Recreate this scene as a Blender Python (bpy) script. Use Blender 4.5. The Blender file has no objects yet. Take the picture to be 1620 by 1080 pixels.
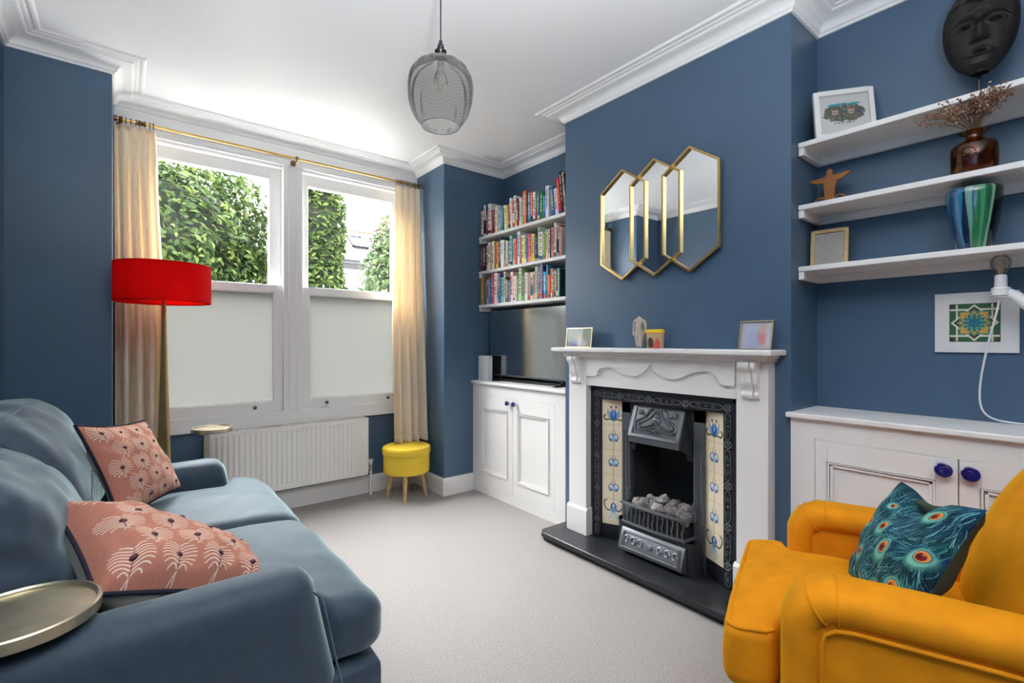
import bpy, bmesh, math, random
import numpy as np
from mathutils import Vector, Matrix
rnd = random.Random(7)
scn = bpy.context.scene
COL = scn.collection
PI = math.pi
WM = {}

# ------------------------------------------------------------------ helpers
def lin(c):
    return tuple(((x/12.92) if x <= .04045 else ((x+.055)/1.055)**2.4) for x in c)
def hexc(h):
    return tuple(int(h[i:i+2], 16)/255 for i in (0, 2, 4))

class G:
    """collects vertices, faces, material slots and uvs of ONE mesh"""
    def __init__(s):
        s.v = []; s.f = []; s.m = []; s.uv = []
    def face(s, pts, mi=0, uv=None):
        b = len(s.v); s.v += [tuple(p) for p in pts]
        s.f.append(tuple(range(b, b+len(pts)))); s.m.append(mi); s.uv.append(uv)
    def add(s, verts, faces, mi=0, uvs=None):
        b = len(s.v); s.v += [tuple(p) for p in verts]
        for i, f in enumerate(faces):
            s.f.append(tuple(b+k for k in f)); s.m.append(mi)
            s.uv.append([uvs[k] for k in f] if uvs is not None else None)
        return s
    def box(s, x0, x1, y0, y1, z0, z1, mi=0):
        x0, x1 = sorted((x0, x1)); y0, y1 = sorted((y0, y1)); z0, z1 = sorted((z0, z1))
        v = [(x0,y0,z0),(x1,y0,z0),(x1,y1,z0),(x0,y1,z0),(x0,y0,z1),(x1,y0,z1),(x1,y1,z1),(x0,y1,z1)]
        return s.add(v, [(0,3,2,1),(4,5,6,7),(0,1,5,4),(1,2,6,5),(2,3,7,6),(3,0,4,7)], mi)
    def prism(s, poly, axis, a, b, mi=0):
        """extrude a closed 2d polygon along axis 'x' (poly=(y,z)), 'y' (poly=(x,z)) or 'z' (poly=(x,y))"""
        def P(p, t):
            return {'x': (t, p[0], p[1]), 'y': (p[0], t, p[1]), 'z': (p[0], p[1], t)}[axis]
        n = len(poly)
        v = [P(p, a) for p in poly]+[P(p, b) for p in poly]
        f = [tuple(range(n-1, -1, -1)), tuple(range(n, 2*n))]+[(i, (i+1) % n, n+(i+1) % n, n+i) for i in range(n)]
        return s.add(v, f, mi)
    def grid(s, fn, nu, nv, cu=False, cv=False, mi=0, flip=False):
        ku = nu if cu else nu+1
        kv = nv if cv else nv+1
        v = [fn(i/nu, j/nv) for i in range(ku) for j in range(kv)]
        f = []; uv = []
        b = len(s.v); s.v += [tuple(p) for p in v]
        for i in range(nu):
            for j in range(nv):
                a = i*kv+j; c = ((i+1) % ku)*kv+j
                q = (a, c, ((i+1) % ku)*kv+(j+1) % kv, i*kv+(j+1) % kv)
                t = [(i/nu, j/nv), ((i+1)/nu, j/nv), ((i+1)/nu, (j+1)/nv), (i/nu, (j+1)/nv)]
                if flip: q = q[::-1]; t = t[::-1]
                s.f.append(tuple(b+k for k in q)); s.m.append(mi); s.uv.append(t)
        return s
    def lathe(s, prof, n=32, c=(0,0,0), mi=0, lobes=0, amp=0, cap0=False, cap1=False, ph=0):
        """profile [(r,z)...] round the z axis through c"""
        m = len(prof)-1
        def fn(u, v):
            r, z = prof[min(m, int(round(v*m)))]
            a = 2*PI*u+ph
            k = r*(1+amp*abs(math.sin(lobes*a/2))) if lobes else r
            return (c[0]+k*math.cos(a), c[1]+k*math.sin(a), c[2]+z)
        s.grid(fn, n, m, cu=True, mi=mi)
        for cap, (r, z), fl in ((cap0, prof[0], True), (cap1, prof[-1], False)):
            if cap:
                ring = [(c[0]+r*math.cos(2*PI*i/n+ph), c[1]+r*math.sin(2*PI*i/n+ph), c[2]+z) for i in range(n)]
                s.face(ring[::-1] if fl else ring, mi)
        return s
    def tube(s, path, r, n=8, mi=0, closed=False, cap=True):
        P = [Vector(p) for p in path]; N = len(P)
        rr = r if isinstance(r, (list, tuple)) else [r]*N
        up = None; rings = []
        for i in range(N):
            if closed: t = P[(i+1) % N]-P[i-1]
            else: t = P[min(i+1, N-1)]-P[max(i-1, 0)]
            if t.length < 1e-9: t = Vector((0,0,1))
            t.normalize()
            if up is None:
                up = Vector((0,0,1)) if abs(t.z) < .9 else Vector((1,0,0))
            up = (up-t*up.dot(t))
            if up.length < 1e-6: up = t.orthogonal()
            up.normalize(); w = t.cross(up)
            rings.append([P[i]+(up*math.cos(2*PI*k/n)+w*math.sin(2*PI*k/n))*rr[i] for k in range(n)])
        v = [q for R in rings for q in R]; f = []
        for i in range(N if closed else N-1):
            j = (i+1) % N
            for k in range(n):
                f.append((i*n+k, i*n+(k+1) % n, j*n+(k+1) % n, j*n+k))
        if cap and not closed:
            f.append(tuple(range(n-1, -1, -1))); f.append(tuple((N-1)*n+k for k in range(n)))
        return s.add(v, f, mi)
    def ball(s, c, r, n=12, m=8, mi=0):
        rx, ry, rz = r if isinstance(r, (tuple, list)) else (r, r, r)
        def fn(u, v):
            a = 2*PI*u; b = PI*(v-.5)*.9999
            return (c[0]+rx*math.cos(b)*math.cos(a), c[1]+ry*math.cos(b)*math.sin(a), c[2]+rz*math.sin(b))
        return s.grid(fn, n, m, cu=True, mi=mi)

def obj(name, g, mats, parent=None, smooth=False, bevel=0, seg=2, angle=35, local=False, solid=0, weld=True):
    me = bpy.data.meshes.new(name)
    v = g.v
    W = WM.get(parent.name) if parent is not None else None
    if W is not None and not local:
        inv = W.inverted(); v = [tuple(inv @ Vector(p)) for p in v]
    me.from_pydata(v, [], g.f)
    if not isinstance(mats, (list, tuple)): mats = [mats]
    for m in mats: me.materials.append(m)
    me.polygons.foreach_set('material_index', g.m)
    if any(u is not None for u in g.uv):
        L = me.uv_layers.new(name='UVMap'); flat = []
        for f, u in zip(g.f, g.uv):
            flat += [c for p in (u if u is not None else [(0, 0)]*len(f)) for c in p]
        L.data.foreach_set('uv', flat)
    if weld:
        bm = bmesh.new(); bm.from_mesh(me)
        bmesh.ops.remove_doubles(bm, verts=bm.verts, dist=1e-5)
        bmesh.ops.recalc_face_normals(bm, faces=bm.faces)
        bm.to_mesh(me); bm.free()
    me.update()
    if smooth:
        me.polygons.foreach_set('use_smooth', [True]*len(me.polygons))
        me.set_sharp_from_angle(angle=math.radians(angle))
    o = bpy.data.objects.new(name, me); COL.objects.link(o)
    if parent is not None:
        o.parent = parent; WM[o.name] = W
    else:
        WM[o.name] = Matrix.Identity(4)
    if solid:
        md = o.modifiers.new('solid', 'SOLIDIFY'); md.thickness = solid; md.offset = 0
    if bevel:
        md = o.modifiers.new('bevel', 'BEVEL'); md.width = bevel; md.segments = seg
        md.limit_method = 'ANGLE'; md.angle_limit = math.radians(40); md.harden_normals = False
        if seg > 1:
            me.polygons.foreach_set('use_smooth', [True]*len(me.polygons))
            me.set_sharp_from_angle(angle=math.radians(angle))
    return o

def tag(o, label, cat, group=None, kind=None):
    if label: o['label'] = label
    if cat: o['category'] = cat
    if group: o['group'] = group
    if kind: o['kind'] = kind
    return o
def thing(name, label, cat, loc=(0,0,0), rz=0, group=None, kind=None):
    o = bpy.data.objects.new(name, None); COL.objects.link(o)
    o.location = loc; o.rotation_euler = (0, 0, rz); o.empty_display_size = .1
    WM[o.name] = Matrix.Translation(loc) @ Matrix.Rotation(rz, 4, 'Z')
    return tag(o, label, cat, group, kind)
def struct(name, g, m, label=None, parent=None, cat=None, **k):
    o = obj(name, g, m, parent, **k)
    if parent is None:
        o['kind'] = 'structure'
        if label: o['label'] = label
        if cat: o['category'] = cat
    return o

def smoothstep(a, b, x):
    t = min(1, max(0, (x-a)/(b-a))); return t*t*(3-2*t)
def frnd(i): return random.Random(i)
def vnoise(p, seed=0):
    """smooth value noise in 3d"""
    x, y, z = p; xi, yi, zi = math.floor(x), math.floor(y), math.floor(z)
    fx, fy, fz = x-xi, y-yi, z-zi
    fx = fx*fx*(3-2*fx); fy = fy*fy*(3-2*fy); fz = fz*fz*(3-2*fz)
    def h(a, b, c):
        n = (a*374761393+b*668265263+c*2147483647+seed*974634777) & 0xffffffff
        n = ((n ^ (n >> 13))*1274126177) & 0xffffffff
        return ((n ^ (n >> 16)) & 0xffff)/65535-.5
    r = 0
    for a in (0, 1):
        for b in (0, 1):
            for c in (0, 1):
                r += h(xi+a, yi+b, zi+c)*(fx if a else 1-fx)*(fy if b else 1-fy)*(fz if c else 1-fz)
    return r*2

def softbox(c, s, r, n=14, bulge=(0,0,0), warp=None, nz=0, nsc=6, seed=1, mi=0, g=None):
    """rounded cushion block: centre c, size s, corner radii r (x,y,z)"""
    g = g or G()
    hx, hy, hz = s[0]/2, s[1]/2, s[2]/2
    r = r if isinstance(r, (tuple, list)) else (r, r, r)
    rx, ry, rz = min(r[0], hx), min(r[1], hy), min(r[2], hz)
    def pt(p):
        a, b, d = p
        # denser sampling near the edges
        f = lambda t: math.sin(t*PI/2)*.55+t*.45
        q = [f(a)*hx, f(b)*hy, f(d)*hz]
        i = [max(-hx+rx, min(hx-rx, q[0])), max(-hy+ry, min(hy-ry, q[1])), max(-hz+rz, min(hz-rz, q[2]))]
        e = [(q[0]-i[0])/rx, (q[1]-i[1])/ry, (q[2]-i[2])/rz]
        L = math.sqrt(e[0]**2+e[1]**2+e[2]**2)
        if L > 1e-6:
            M = max(abs(e[0]), abs(e[1]), abs(e[2]))
            k = M/L
            e = [x*k for x in e]
        q = [i[0]+e[0]*rx, i[1]+e[1]*ry, i[2]+e[2]*rz]
        u, v, w = q[0]/hx, q[1]/hy, q[2]/hz
        q[2] += bulge[2]*(1-u*u)*(1-v*v)*w
        q[0] += bulge[0]*(1-w*w)*(1-v*v)*u
        q[1] += bulge[1]*(1-u*u)*(1-w*w)*v
        if nz:
            N = vnoise((q[0]*nsc+3.1, q[1]*nsc+7.7, q[2]*nsc+1.3), seed)+.5*vnoise((q[0]*nsc*2.3, q[1]*nsc*2.3+5, q[2]*nsc*2.3), seed+9)
            L = math.sqrt(u*u+v*v+w*w)+1e-6
            q = [q[0]+nz*N*u/L, q[1]+nz*N*v/L, q[2]+nz*N*w/L]
        q = (q[0]+c[0], q[1]+c[1], q[2]+c[2])
        return warp(q) if warp else q
    for ax in range(3):
        for sg in (-1, 1):
            def fn(u, v, ax=ax, sg=sg):
                a, b = 2*u-1, 2*v-1
                p = [0, 0, 0]; p[ax] = sg; p[(ax+1) % 3] = a; p[(ax+2) % 3] = b
                return pt(p)
            g.grid(fn, n, n, mi=mi, flip=sg < 0)
    return g

# ------------------------------------------------------------------ images drawn by code
class Cv:
    def __init__(s, w, h, bg):
        s.w, s.h = w, h; s.a = np.empty((h, w, 3), np.float32); s.a[:] = bg
    def _win(s, x0, y0, x1, y1):
        x0 = max(0, int(math.floor(x0))); y0 = max(0, int(math.floor(y0)))
        x1 = min(s.w, int(math.ceil(x1))+1); y1 = min(s.h, int(math.ceil(y1))+1)
        if x1 <= x0 or y1 <= y0: return None
        Y, X = np.mgrid[y0:y1, x0:x1]
        return x0, y0, x1, y1, X+.5, Y+.5
    def _put(s, w, m, col):
        x0, y0, x1, y1 = w[:4]; m = np.clip(m, 0, 1)[..., None]
        s.a[y0:y1, x0:x1] = s.a[y0:y1, x0:x1]*(1-m)+np.array(col, np.float32)*m
    def ell(s, cx, cy, rx, ry, col, rot=0, al=1, soft=1.):
        R = max(rx, ry)+2+soft; w = s._win(cx-R, cy-R, cx+R, cy+R)
        if w is None: return
        c, q = math.cos(rot), math.sin(rot)
        X = (w[4]-cx)*c+(w[5]-cy)*q; Y = -(w[4]-cx)*q+(w[5]-cy)*c
        d = np.sqrt((X/rx)**2+(Y/ry)**2)
        s._put(w, ((1-d)*min(rx, ry)/soft+.5).clip(0, 1)*al, col)
    def rect(s, x0, y0, x1, y1, col, al=1):
        s.a[max(0, int(y0)):int(y1), max(0, int(x0)):int(x1)] = s.a[max(0, int(y0)):int(y1), max(0, int(x0)):int(x1)]*(1-al)+np.array(col)*al
    def line(s, pts, wd, col, al=1):
        for (ax, ay), (bx, by) in zip(pts[:-1], pts[1:]):
            w = s._win(min(ax, bx)-wd-1, min(ay, by)-wd-1, max(ax, bx)+wd+1, max(ay, by)+wd+1)
            if w is None: continue
            dx, dy = bx-ax, by-ay; L = dx*dx+dy*dy+1e-9
            t = (((w[4]-ax)*dx+(w[5]-ay)*dy)/L).clip(0, 1)
            d = np.sqrt((w[4]-ax-t*dx)**2+(w[5]-ay-t*dy)**2)
            s._put(w, (wd/2-d+.5).clip(0, 1)*al, col)
    def poly(s, pts, col, al=1):
        xs = [p[0] for p in pts]; ys = [p[1] for p in pts]
        w = s._win(min(xs), min(ys), max(xs), max(ys))
        if w is None: return
        m = np.zeros(w[4].shape, bool); n = len(pts)
        for i in range(n):
            (x1, y1), (x2, y2) = pts[i], pts[(i+1) % n]
            if y1 == y2: continue
            c = ((y1 > w[5]) != (y2 > w[5])) & (w[4] < (x2-x1)*(w[5]-y1)/(y2-y1)+x1)
            m ^= c
        s._put(w, m.astype(np.float32)*al, col)
    def noise(s, amp, seed=0, sx=1, sy=1):
        R = np.random.RandomState(seed); k = R.rand(s.h//sy+2, s.w//sx+2)-.5
        k = np.repeat(np.repeat(k, sy, 0), sx, 1)[:s.h, :s.w]
        s.a += (k*amp)[..., None]
    def blur(s, n):
        for _ in range(n):
            a = np.pad(s.a, ((1, 1), (1, 1), (0, 0)), 'edge')
            s.a = (a[:-2, 1:-1]+a[2:, 1:-1]+a[1:-1, :-2]+a[1:-1, 2:]+a[1:-1, 1:-1]*2)/6
    def image(s, name):
        im = bpy.data.images.new(name, s.w, s.h, alpha=False)
        px = np.ones((s.h, s.w, 4), np.float32); px[..., :3] = np.clip(s.a, 0, 1)
        im.pixels.foreach_set(px.ravel()); im.update()
        return im

# ------------------------------------------------------------------ materials
def mat(name, col, rough=.5, metal=0, bump=None, var=None, sheen=0, spec=.5, coat=0, image=None, emit=None, noise_stretch=None):
    """Principled material; bump=(scale,strength,dist) noise bump; var=(scale,amount) noise colour variation"""
    m = bpy.data.materials.new(name); m.use_nodes = True
    N = m.node_tree.nodes; L = m.node_tree.links
    p = N['Principled BSDF']
    c = lin(hexc(col)) if isinstance(col, str) else col
    p.inputs['Base Color'].default_value = (*c, 1)
    p.inputs['Roughness'].default_value = rough; p.inputs['Metallic'].default_value = metal
    p.inputs['Specular IOR Level'].default_value = spec
    if sheen:
        p.inputs['Sheen Weight'].default_value = sheen; p.inputs['Sheen Tint'].default_value = (*[min(1, x*2.2/max(c)) for x in c], 1); p.inputs['Sheen Roughness'].default_value = .4
    if coat: p.inputs['Coat Weight'].default_value = coat; p.inputs['Coat Roughness'].default_value = .08
    src = None
    if image is not None:
        t = N.new('ShaderNodeTexImage'); t.image = image; t.interpolation = 'Linear'
        src = t.outputs['Color']
    if bump or var:
        tc = N.new('ShaderNodeTexCoord'); co = tc.outputs['Object']
        if noise_stretch:
            mp = N.new('ShaderNodeMapping'); mp.inputs['Scale'].default_value = noise_stretch
            L.new(co, mp.inputs['Vector']); co = mp.outputs['Vector']
    if var:
        n = N.new('ShaderNodeTexNoise'); n.inputs['Scale'].default_value = var[0]; n.inputs['Detail'].default_value = 5
        L.new(co, n.inputs['Vector'])
        r = N.new('ShaderNodeMapRange'); r.inputs['From Min'].default_value = .3; r.inputs['From Max'].default_value = .7
        r.inputs['To Min'].default_value = 1-var[1]; r.inputs['To Max'].default_value = 1+var[1]
        L.new(n.outputs['Fac'], r.inputs['Value'])
        mx = N.new('ShaderNodeVectorMath'); mx.operation = 'SCALE'
        if src is not None: L.new(src, mx.inputs[0])
        else: mx.inputs[0].default_value = c
        L.new(r.outputs['Result'], mx.inputs['Scale']); src = mx.outputs['Vector']
    if src is not None: L.new(src, p.inputs['Base Color'])
    if bump:
        n = N.new('ShaderNodeTexNoise'); n.inputs['Scale'].default_value = bump[0]; n.inputs['Detail'].default_value = 4
        L.new(co, n.inputs['Vector'])
        b = N.new('ShaderNodeBump'); b.inputs['Strength'].default_value = bump[1]
        b.inputs['Distance'].default_value = bump[2] if len(bump) > 2 else .002
        L.new(n.outputs['Fac'], b.inputs['Height']); L.new(b.outputs['Normal'], p.inputs['Normal'])
    if emit:
        p.inputs['Emission Color'].default_value = (*lin(hexc(emit[0])), 1); p.inputs['Emission Strength'].default_value = emit[1]
    return m

def glass(name, tint, gl=.08, rough=0., density_tex=None):
    """thin clear or tinted glass: transparent body with a fresnel reflection"""
    m = bpy.data.materials.new(name); m.use_nodes = True
    N = m.node_tree.nodes; L = m.node_tree.links; N.clear()
    o = N.new('ShaderNodeOutputMaterial'); t = N.new('ShaderNodeBsdfTransparent'); g = N.new('ShaderNodeBsdfGlossy')
    g.inputs['Roughness'].default_value = rough
    t.inputs['Color'].default_value = (*tint, 1)
    lw = N.new('ShaderNodeLayerWeight'); lw.inputs['Blend'].default_value = .25
    r = N.new('ShaderNodeMapRange'); r.inputs['To Min'].default_value = gl*.4; r.inputs['To Max'].default_value = min(1, gl*6)
    L.new(lw.outputs['Fresnel'], r.inputs['Value'])
    x = N.new('ShaderNodeMixShader'); L.new(r.outputs['Result'], x.inputs['Fac'])
    L.new(t.outputs[0], x.inputs[1]); L.new(g.outputs[0], x.inputs[2]); L.new(x.outputs[0], o.inputs['Surface'])
    return m

def cloth_translucent(name, col, tcol, fac, var=None, bump=None):
    m = mat(name, col, .9, var=var, bump=bump, spec=.1)
    N = m.node_tree.nodes; L = m.node_tree.links
    t = N.new('ShaderNodeBsdfTranslucent'); t.inputs['Color'].default_value = (*lin(hexc(tcol)), 1)
    x = N.new('ShaderNodeMixShader'); x.inputs['Fac'].default_value = fac
    L.new(N['Principled BSDF'].outputs[0], x.inputs[1]); L.new(t.outputs[0], x.inputs[2])
    L.new(x.outputs[0], N['Material Output'].inputs['Surface'])
    return m

M = {}
M['wall'] = mat('navy_wall_paint', (.066, .122, .196), .40, bump=(38, .25, .0015), var=(3, .05))
M['white'] = mat('white_paint', (.80, .78, .755), .4, bump=(20, .1, .001))
M['cornice'] = mat('white_plaster', (.83, .83, .82), .7)
M['ceil'] = mat('ceiling_paint', (.88, .88, .88), .8, bump=(6, .1, .002))
M['winwhite'] = mat('window_gloss_white', (.80, .80, .785), .3)
M['carpet'] = mat('beige_carpet', (.425, .392, .372), .95, bump=(420, .9, .006), var=(160, .22), spec=.1)
M['linen'] = mat('blue_linen', (.032, .055, .088), .6, bump=(900, .35, .001), var=(26, .16), sheen=1, spec=.5)
M['velvet'] = mat('mustard_velvet', (.74, .262, .006), .8, var=(12, .12), sheen=.4, spec=.15)
M['gold'] = mat('brushed_gold', (.62, .42, .16), .28, 1, var=(60, .08))
M['stem_brass'] = mat('satin_lamp_brass', (.66, .44, .19), .45, .85, var=(20, .1))
M['brass'] = mat('aged_brass', (.60, .49, .30), .3, 1, var=(25, .1))
M['pale_brass'] = mat('pale_brushed_brass', (.62, .55, .40), .38, 1, bump=(200, .1, .0005), var=(30, .1))
M['bronze'] = mat('dark_bronze', (.16, .10, .05), .35, 1)
M['iron'] = mat('black_cast_iron', (.032, .034, .040), .38, .5, bump=(120, .15, .001))
M['iron_grey'] = mat('graphite_cast_iron', (.14, .15, .165), .36, .6, bump=(160, .15, .001))
M['iron_bright'] = mat('burnished_cast_iron', (.30, .31, .33), .35, .8, bump=(160, .15, .001))
M['hearth'] = mat('black_slate', (.020, .021, .024), .28, bump=(30, .08, .002), var=(12, .2))
M['black'] = mat('black_plastic', (.012, .012, .013), .3)
M['dark'] = mat('soot_and_gap_shade', (.012, .014, .015), .8)
M['tvscreen'] = mat('tv_screen_glass', (.46, .49, .50), .13, 1)
M['mirror'] = mat('mirror_silver', (.82, .85, .86), .01, 1)
M['offwhite'] = mat('radiator_enamel', (.86, .84, .79), .35)
M['yellow'] = mat('yellow_felt', (.84, .58, .06), .9, bump=(300, .2, .001), spec=.1)
M['wood'] = mat('pale_oak', (.60, .40, .20), .5, var=(20, .2), noise_stretch=(6, 6, 1))
M['chrome'] = mat('chrome', (.7, .7, .7), .15, 1)
M['cobalt'] = mat('cobalt_glass', (.012, .012, .16), .06, spec=.9, coat=1)
M['red'] = None
M['cream_cloth'] = mat('cream_cotton', (.62, .56, .47), .9, bump=(500, .3, .001), var=(20, .1))
M['navy_cord'] = mat('navy_piping', (.015, .014, .032), .9)
M['bead'] = mat('plum_bead', (.10, .03, .035), .35)
M['plastic'] = mat('white_plastic', (.80, .80, .80), .35)
M['stone'] = mat('pale_sculpture_stone', (.50, .44, .37), .7, bump=(90, .2, .001), var=(14, .12))
M['mask'] = mat('dark_carved_wood', (.016, .0135, .012), .5, spec=.3, bump=(40, .5, .002), var=(14, .45), noise_stretch=(3, 3, .6))
M['orange_wood'] = mat('orange_stained_wood', (.33, .115, .015), .5, var=(30, .2), noise_stretch=(1, 1, 5))
M['pine'] = mat('pine_frame', (.50, .32, .13), .5, var=(30, .15))
M['pages'] = mat('book_pages', (.74, .68, .56), .9)
M['clear'] = glass('clear_glass', (.97, .985, .98), .015)
M['amber'] = glass('amber_glass', (.74, .42, .12), .09)
M['picglass'] = glass('picture_glass', (.98, .98, .98), .012)
M['bulbglass'] = glass('bulb_glass', (.86, .84, .80), .12)

def frosted():
    m = bpy.data.materials.new('frosted_window_film'); m.use_nodes = True
    N = m.node_tree.nodes; L = m.node_tree.links; N.clear()
    o = N.new('ShaderNodeOutputMaterial'); t = N.new('ShaderNodeBsdfTranslucent'); g = N.new('ShaderNodeBsdfDiffuse')
    t.inputs['Color'].default_value = (*FROST, 1); g.inputs['Color'].default_value = (.30, .315, .305, 1)
    x = N.new('ShaderNodeMixShader'); x.inputs['Fac'].default_value = .25
    L.new(t.outputs[0], x.inputs[1]); L.new(g.outputs[0], x.inputs[2]); L.new(x.outputs[0], o.inputs['Surface'])
    return m
FROST = (.222, .226, .216)
M['frost'] = frosted()
M['curtain'] = cloth_translucent('cream_curtain_linen', 'F8EEDD', 'F4E6CE', .38, var=(120, .1), bump=(500, .3, .001))
M['red'] = cloth_translucent('red_lampshade_fabric', 'C80A12', 'FF4A20', .36, bump=(600, .15, .0005))

# camera
cam = bpy.data.cameras.new('camera'); co = bpy.data.objects.new('camera', cam); COL.objects.link(co)
co.location = (0, 0, 1.2); co.rotation_euler = (PI/2, 0, -math.radians(38.9))
cam.lens = 36*760/1620; cam.sensor_width = 36; cam.clip_start = .02
scn.camera = co
# ------------------------------------------------------------------ room shell
ZC = 2.655
def wall_poly(segs, z0=0, z1=ZC):
    g = G()
    for (a, b) in segs:
        g.face([(a[0], a[1], z0), (b[0], b[1], z0), (b[0], b[1], z1), (a[0], a[1], z1)])
    return g
g = G(); g.face([(-.44,-3,0),(2.52,-3,0),(2.52,3.705,0),(-.44,3.705,0)])
struct('floor', g, M['carpet'], 'beige cut pile carpet over the whole floor', cat='floor')
g = G()
g.face([(-.44,-3,ZC),(-.44,3.705,ZC),(2.52,3.705,ZC),(2.52,-3,ZC)])
struct('ceiling', g, M['ceil'], 'plain white painted ceiling', cat='ceiling')
struct('wall_left', wall_poly([((-.44,-3),(-.44,3.245))]), M['wall'], 'navy wall behind the blue sofa', cat='wall')
struct('wall_bay_left', wall_poly([((-.44,3.245),(-.05,3.245)),((-.05,3.245),(-.05,3.705))]), M['wall'], 'navy pier beside the red lamp', cat='wall')
struct('wall_bay_right', wall_poly([((1.938,3.705),(1.938,3.245)),((1.938,3.245),(2.52,3.245))]), M['wall'], 'navy pier between window and bookshelves', cat='wall')
struct('wall_alcove_far', wall_poly([((2.52,3.245),(2.52,2.165)),((2.52,2.165),(2.184,2.165))]), M['wall'], 'navy alcove wall behind the books', cat='wall')
struct('wall_alcove_near', wall_poly([((2.184,.836),(2.474,.836)),((2.474,.836),(2.474,-.22)),((2.474,-.22),(2.184,-.22))]), M['wall'], 'dark navy alcove wall behind the floating shelves', cat='wall')
struct('wall_right', wall_poly([((2.184,-.22),(2.184,-3))]), M['wall'], cat='wall')
# chimney breast with the firebox opening cut through it
def hole_wall(u0, u1, h0, h1, z0, z1, fn, zt=ZC):
    g = G()
    for (a, b, c, d) in ((u0, h0, 0, zt), (h1, u1, 0, zt), (h0, h1, 0, z0), (h0, h1, z1, zt)):
        if b-a > 1e-6 and d-c > 1e-6:
            g.face([fn(a, c), fn(b, c), fn(b, d), fn(a, d)])
    return g
g = hole_wall(.836, 2.165, 1.06, 1.915, 0, .93, lambda u, z: (2.184, u, z))
A, B = 2.184, 2.468
for q in ([(A,1.06,0),(B,1.06,0),(B,1.06,.93),(A,1.06,.93)], [(A,1.915,0),(B,1.915,0),(B,1.915,.93),(A,1.915,.93)], [(B,1.06,0),(B,1.915,0),(B,1.915,.93),(B,1.06,.93)], [(A,1.06,.93),(B,1.06,.93),(B,1.915,.93),(A,1.915,.93)]): g.face(q, 1)
struct('wall_chimney_breast', g, [M['wall'], M['dark']], 'mid navy chimney breast above the white mantelpiece', cat='wall')
WX0, WX1, WZ0, WZ1 = .085, 1.85, .64, 2.50
struct('wall_window', hole_wall(-.05, 1.938, WX0, WX1, WZ0, WZ1, lambda u, z: (u, 3.705, z)), M['wall'], 'navy wall below the sash windows', cat='wall')
struct('wall_rear', wall_poly([((2.184,-3),(-.44,-3))]), M['wall'], cat='wall')

def sweep(path, prof, name, m, closed=False):
    """mitred moulding: prof = [(out, z)], path on the floor plan with the room to its right"""
    n = len(path); g = G(); rings = []
    for i, p in enumerate(path):
        ns = []
        if i > 0:
            d = Vector(p)-Vector(path[i-1]); d.normalize(); ns.append(Vector((d.y, -d.x)))
        if i < n-1:
            d = Vector(path[i+1])-Vector(p); d.normalize(); ns.append(Vector((d.y, -d.x)))
        mm = ns[0] if len(ns) == 1 else (ns[0]+ns[1])/(1+ns[0].dot(ns[1]))
        rings.append([(p[0]+mm.x*o, p[1]+mm.y*o, z) for o, z in prof])
    k = len(prof)
    v = [q for r in rings for q in r]
    g.add(v, [(i*k+j, (i+1)*k+j, (i+1)*k+j+1, i*k+j+1) for i in range(n-1) for j in range(k-1)])
    return g
PATH = [(-.44,-3),(-.44,3.245),(-.05,3.245),(-.05,3.705),(1.938,3.705),(1.938,3.245),(2.52,3.245),(2.52,2.165),(2.184,2.165),(2.184,.836),(2.474,.836),(2.474,-.22),(2.184,-.22),(2.184,-3)]
prof = [(0, 2.584), (.010, 2.584), (.012, 2.594), (.018, 2.597)]
for i in range(9):
    a = PI/2*i/8
    prof.append((.020+.060*(1-math.cos(a)), 2.599+.034*math.sin(a)))
prof += [(.086, 2.636), (.090, 2.641), (.104, 2.643), (.108, 2.648), (.116, 2.648), (.121, 2.644), (.132, 2.645), (.137, 2.650), (.140, ZC-.0005)]
struct('trim_1', sweep(PATH, prof, 'c', None), M['cornice'], 'white plaster cornice round the ceiling', cat='cornice', smooth=True, angle=30)
bp = [(.020, 0), (.020, .115), (.014, .128), (.010, .135), (0, .135)]
struct('baseboard_left', sweep([(-.44,-3),(-.44,3.245),(-.05,3.245),(-.05,3.705)], bp, 'b', None), M['white'], cat='skirting')
struct('baseboard_window', sweep([(-.05,3.705),(1.938,3.705),(1.938,3.245),(2.205,3.245)], bp, 'b', None), M['white'], 'white skirting board below the radiator', cat='skirting')

# ------------------------------------------------------------------ sash windows
g = G()
g.box(-.05, 1.938, 3.683, 3.705, 2.458, 2.584)            # head board
g.box(-.05, 1.938, 3.676, 3.683, 2.505, 2.528)
g.box(-.05, 1.938, 3.679, 3.683, 2.470, 2.480)
g.box(.0, 1.938, 3.676, 3.705, .612, .640)                # sill nosing
g.box(.0, 1.938, 3.690, 3.76, .640, .706)                 # apron / sill board
g.box(.0, 1.938, 3.684, 3.690, .640, .650)
g.box(.883, 1.012, 3.690, 3.80, .70, 2.47)                # mullion
g.box(.917, .925, 3.684, 3.690, .70, 2.46); g.box(.968, .976, 3.684, 3.690, .70, 2.46)
g.box(.0, .095, 3.690, 3.80, .70, 2.47); g.box(1.80, 1.938, 3.690, 3.80, .70, 2.47)
g.box(.0, 1.938, 3.705, 3.83, 2.44, 2.52); g.box(.0, 1.938, 3.705, 3.83, .62, .70)
struct('trim_2', g, M['winwhite'], 'white window surround with mullion and sill', cat='window surround', bevel=.003)
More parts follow.
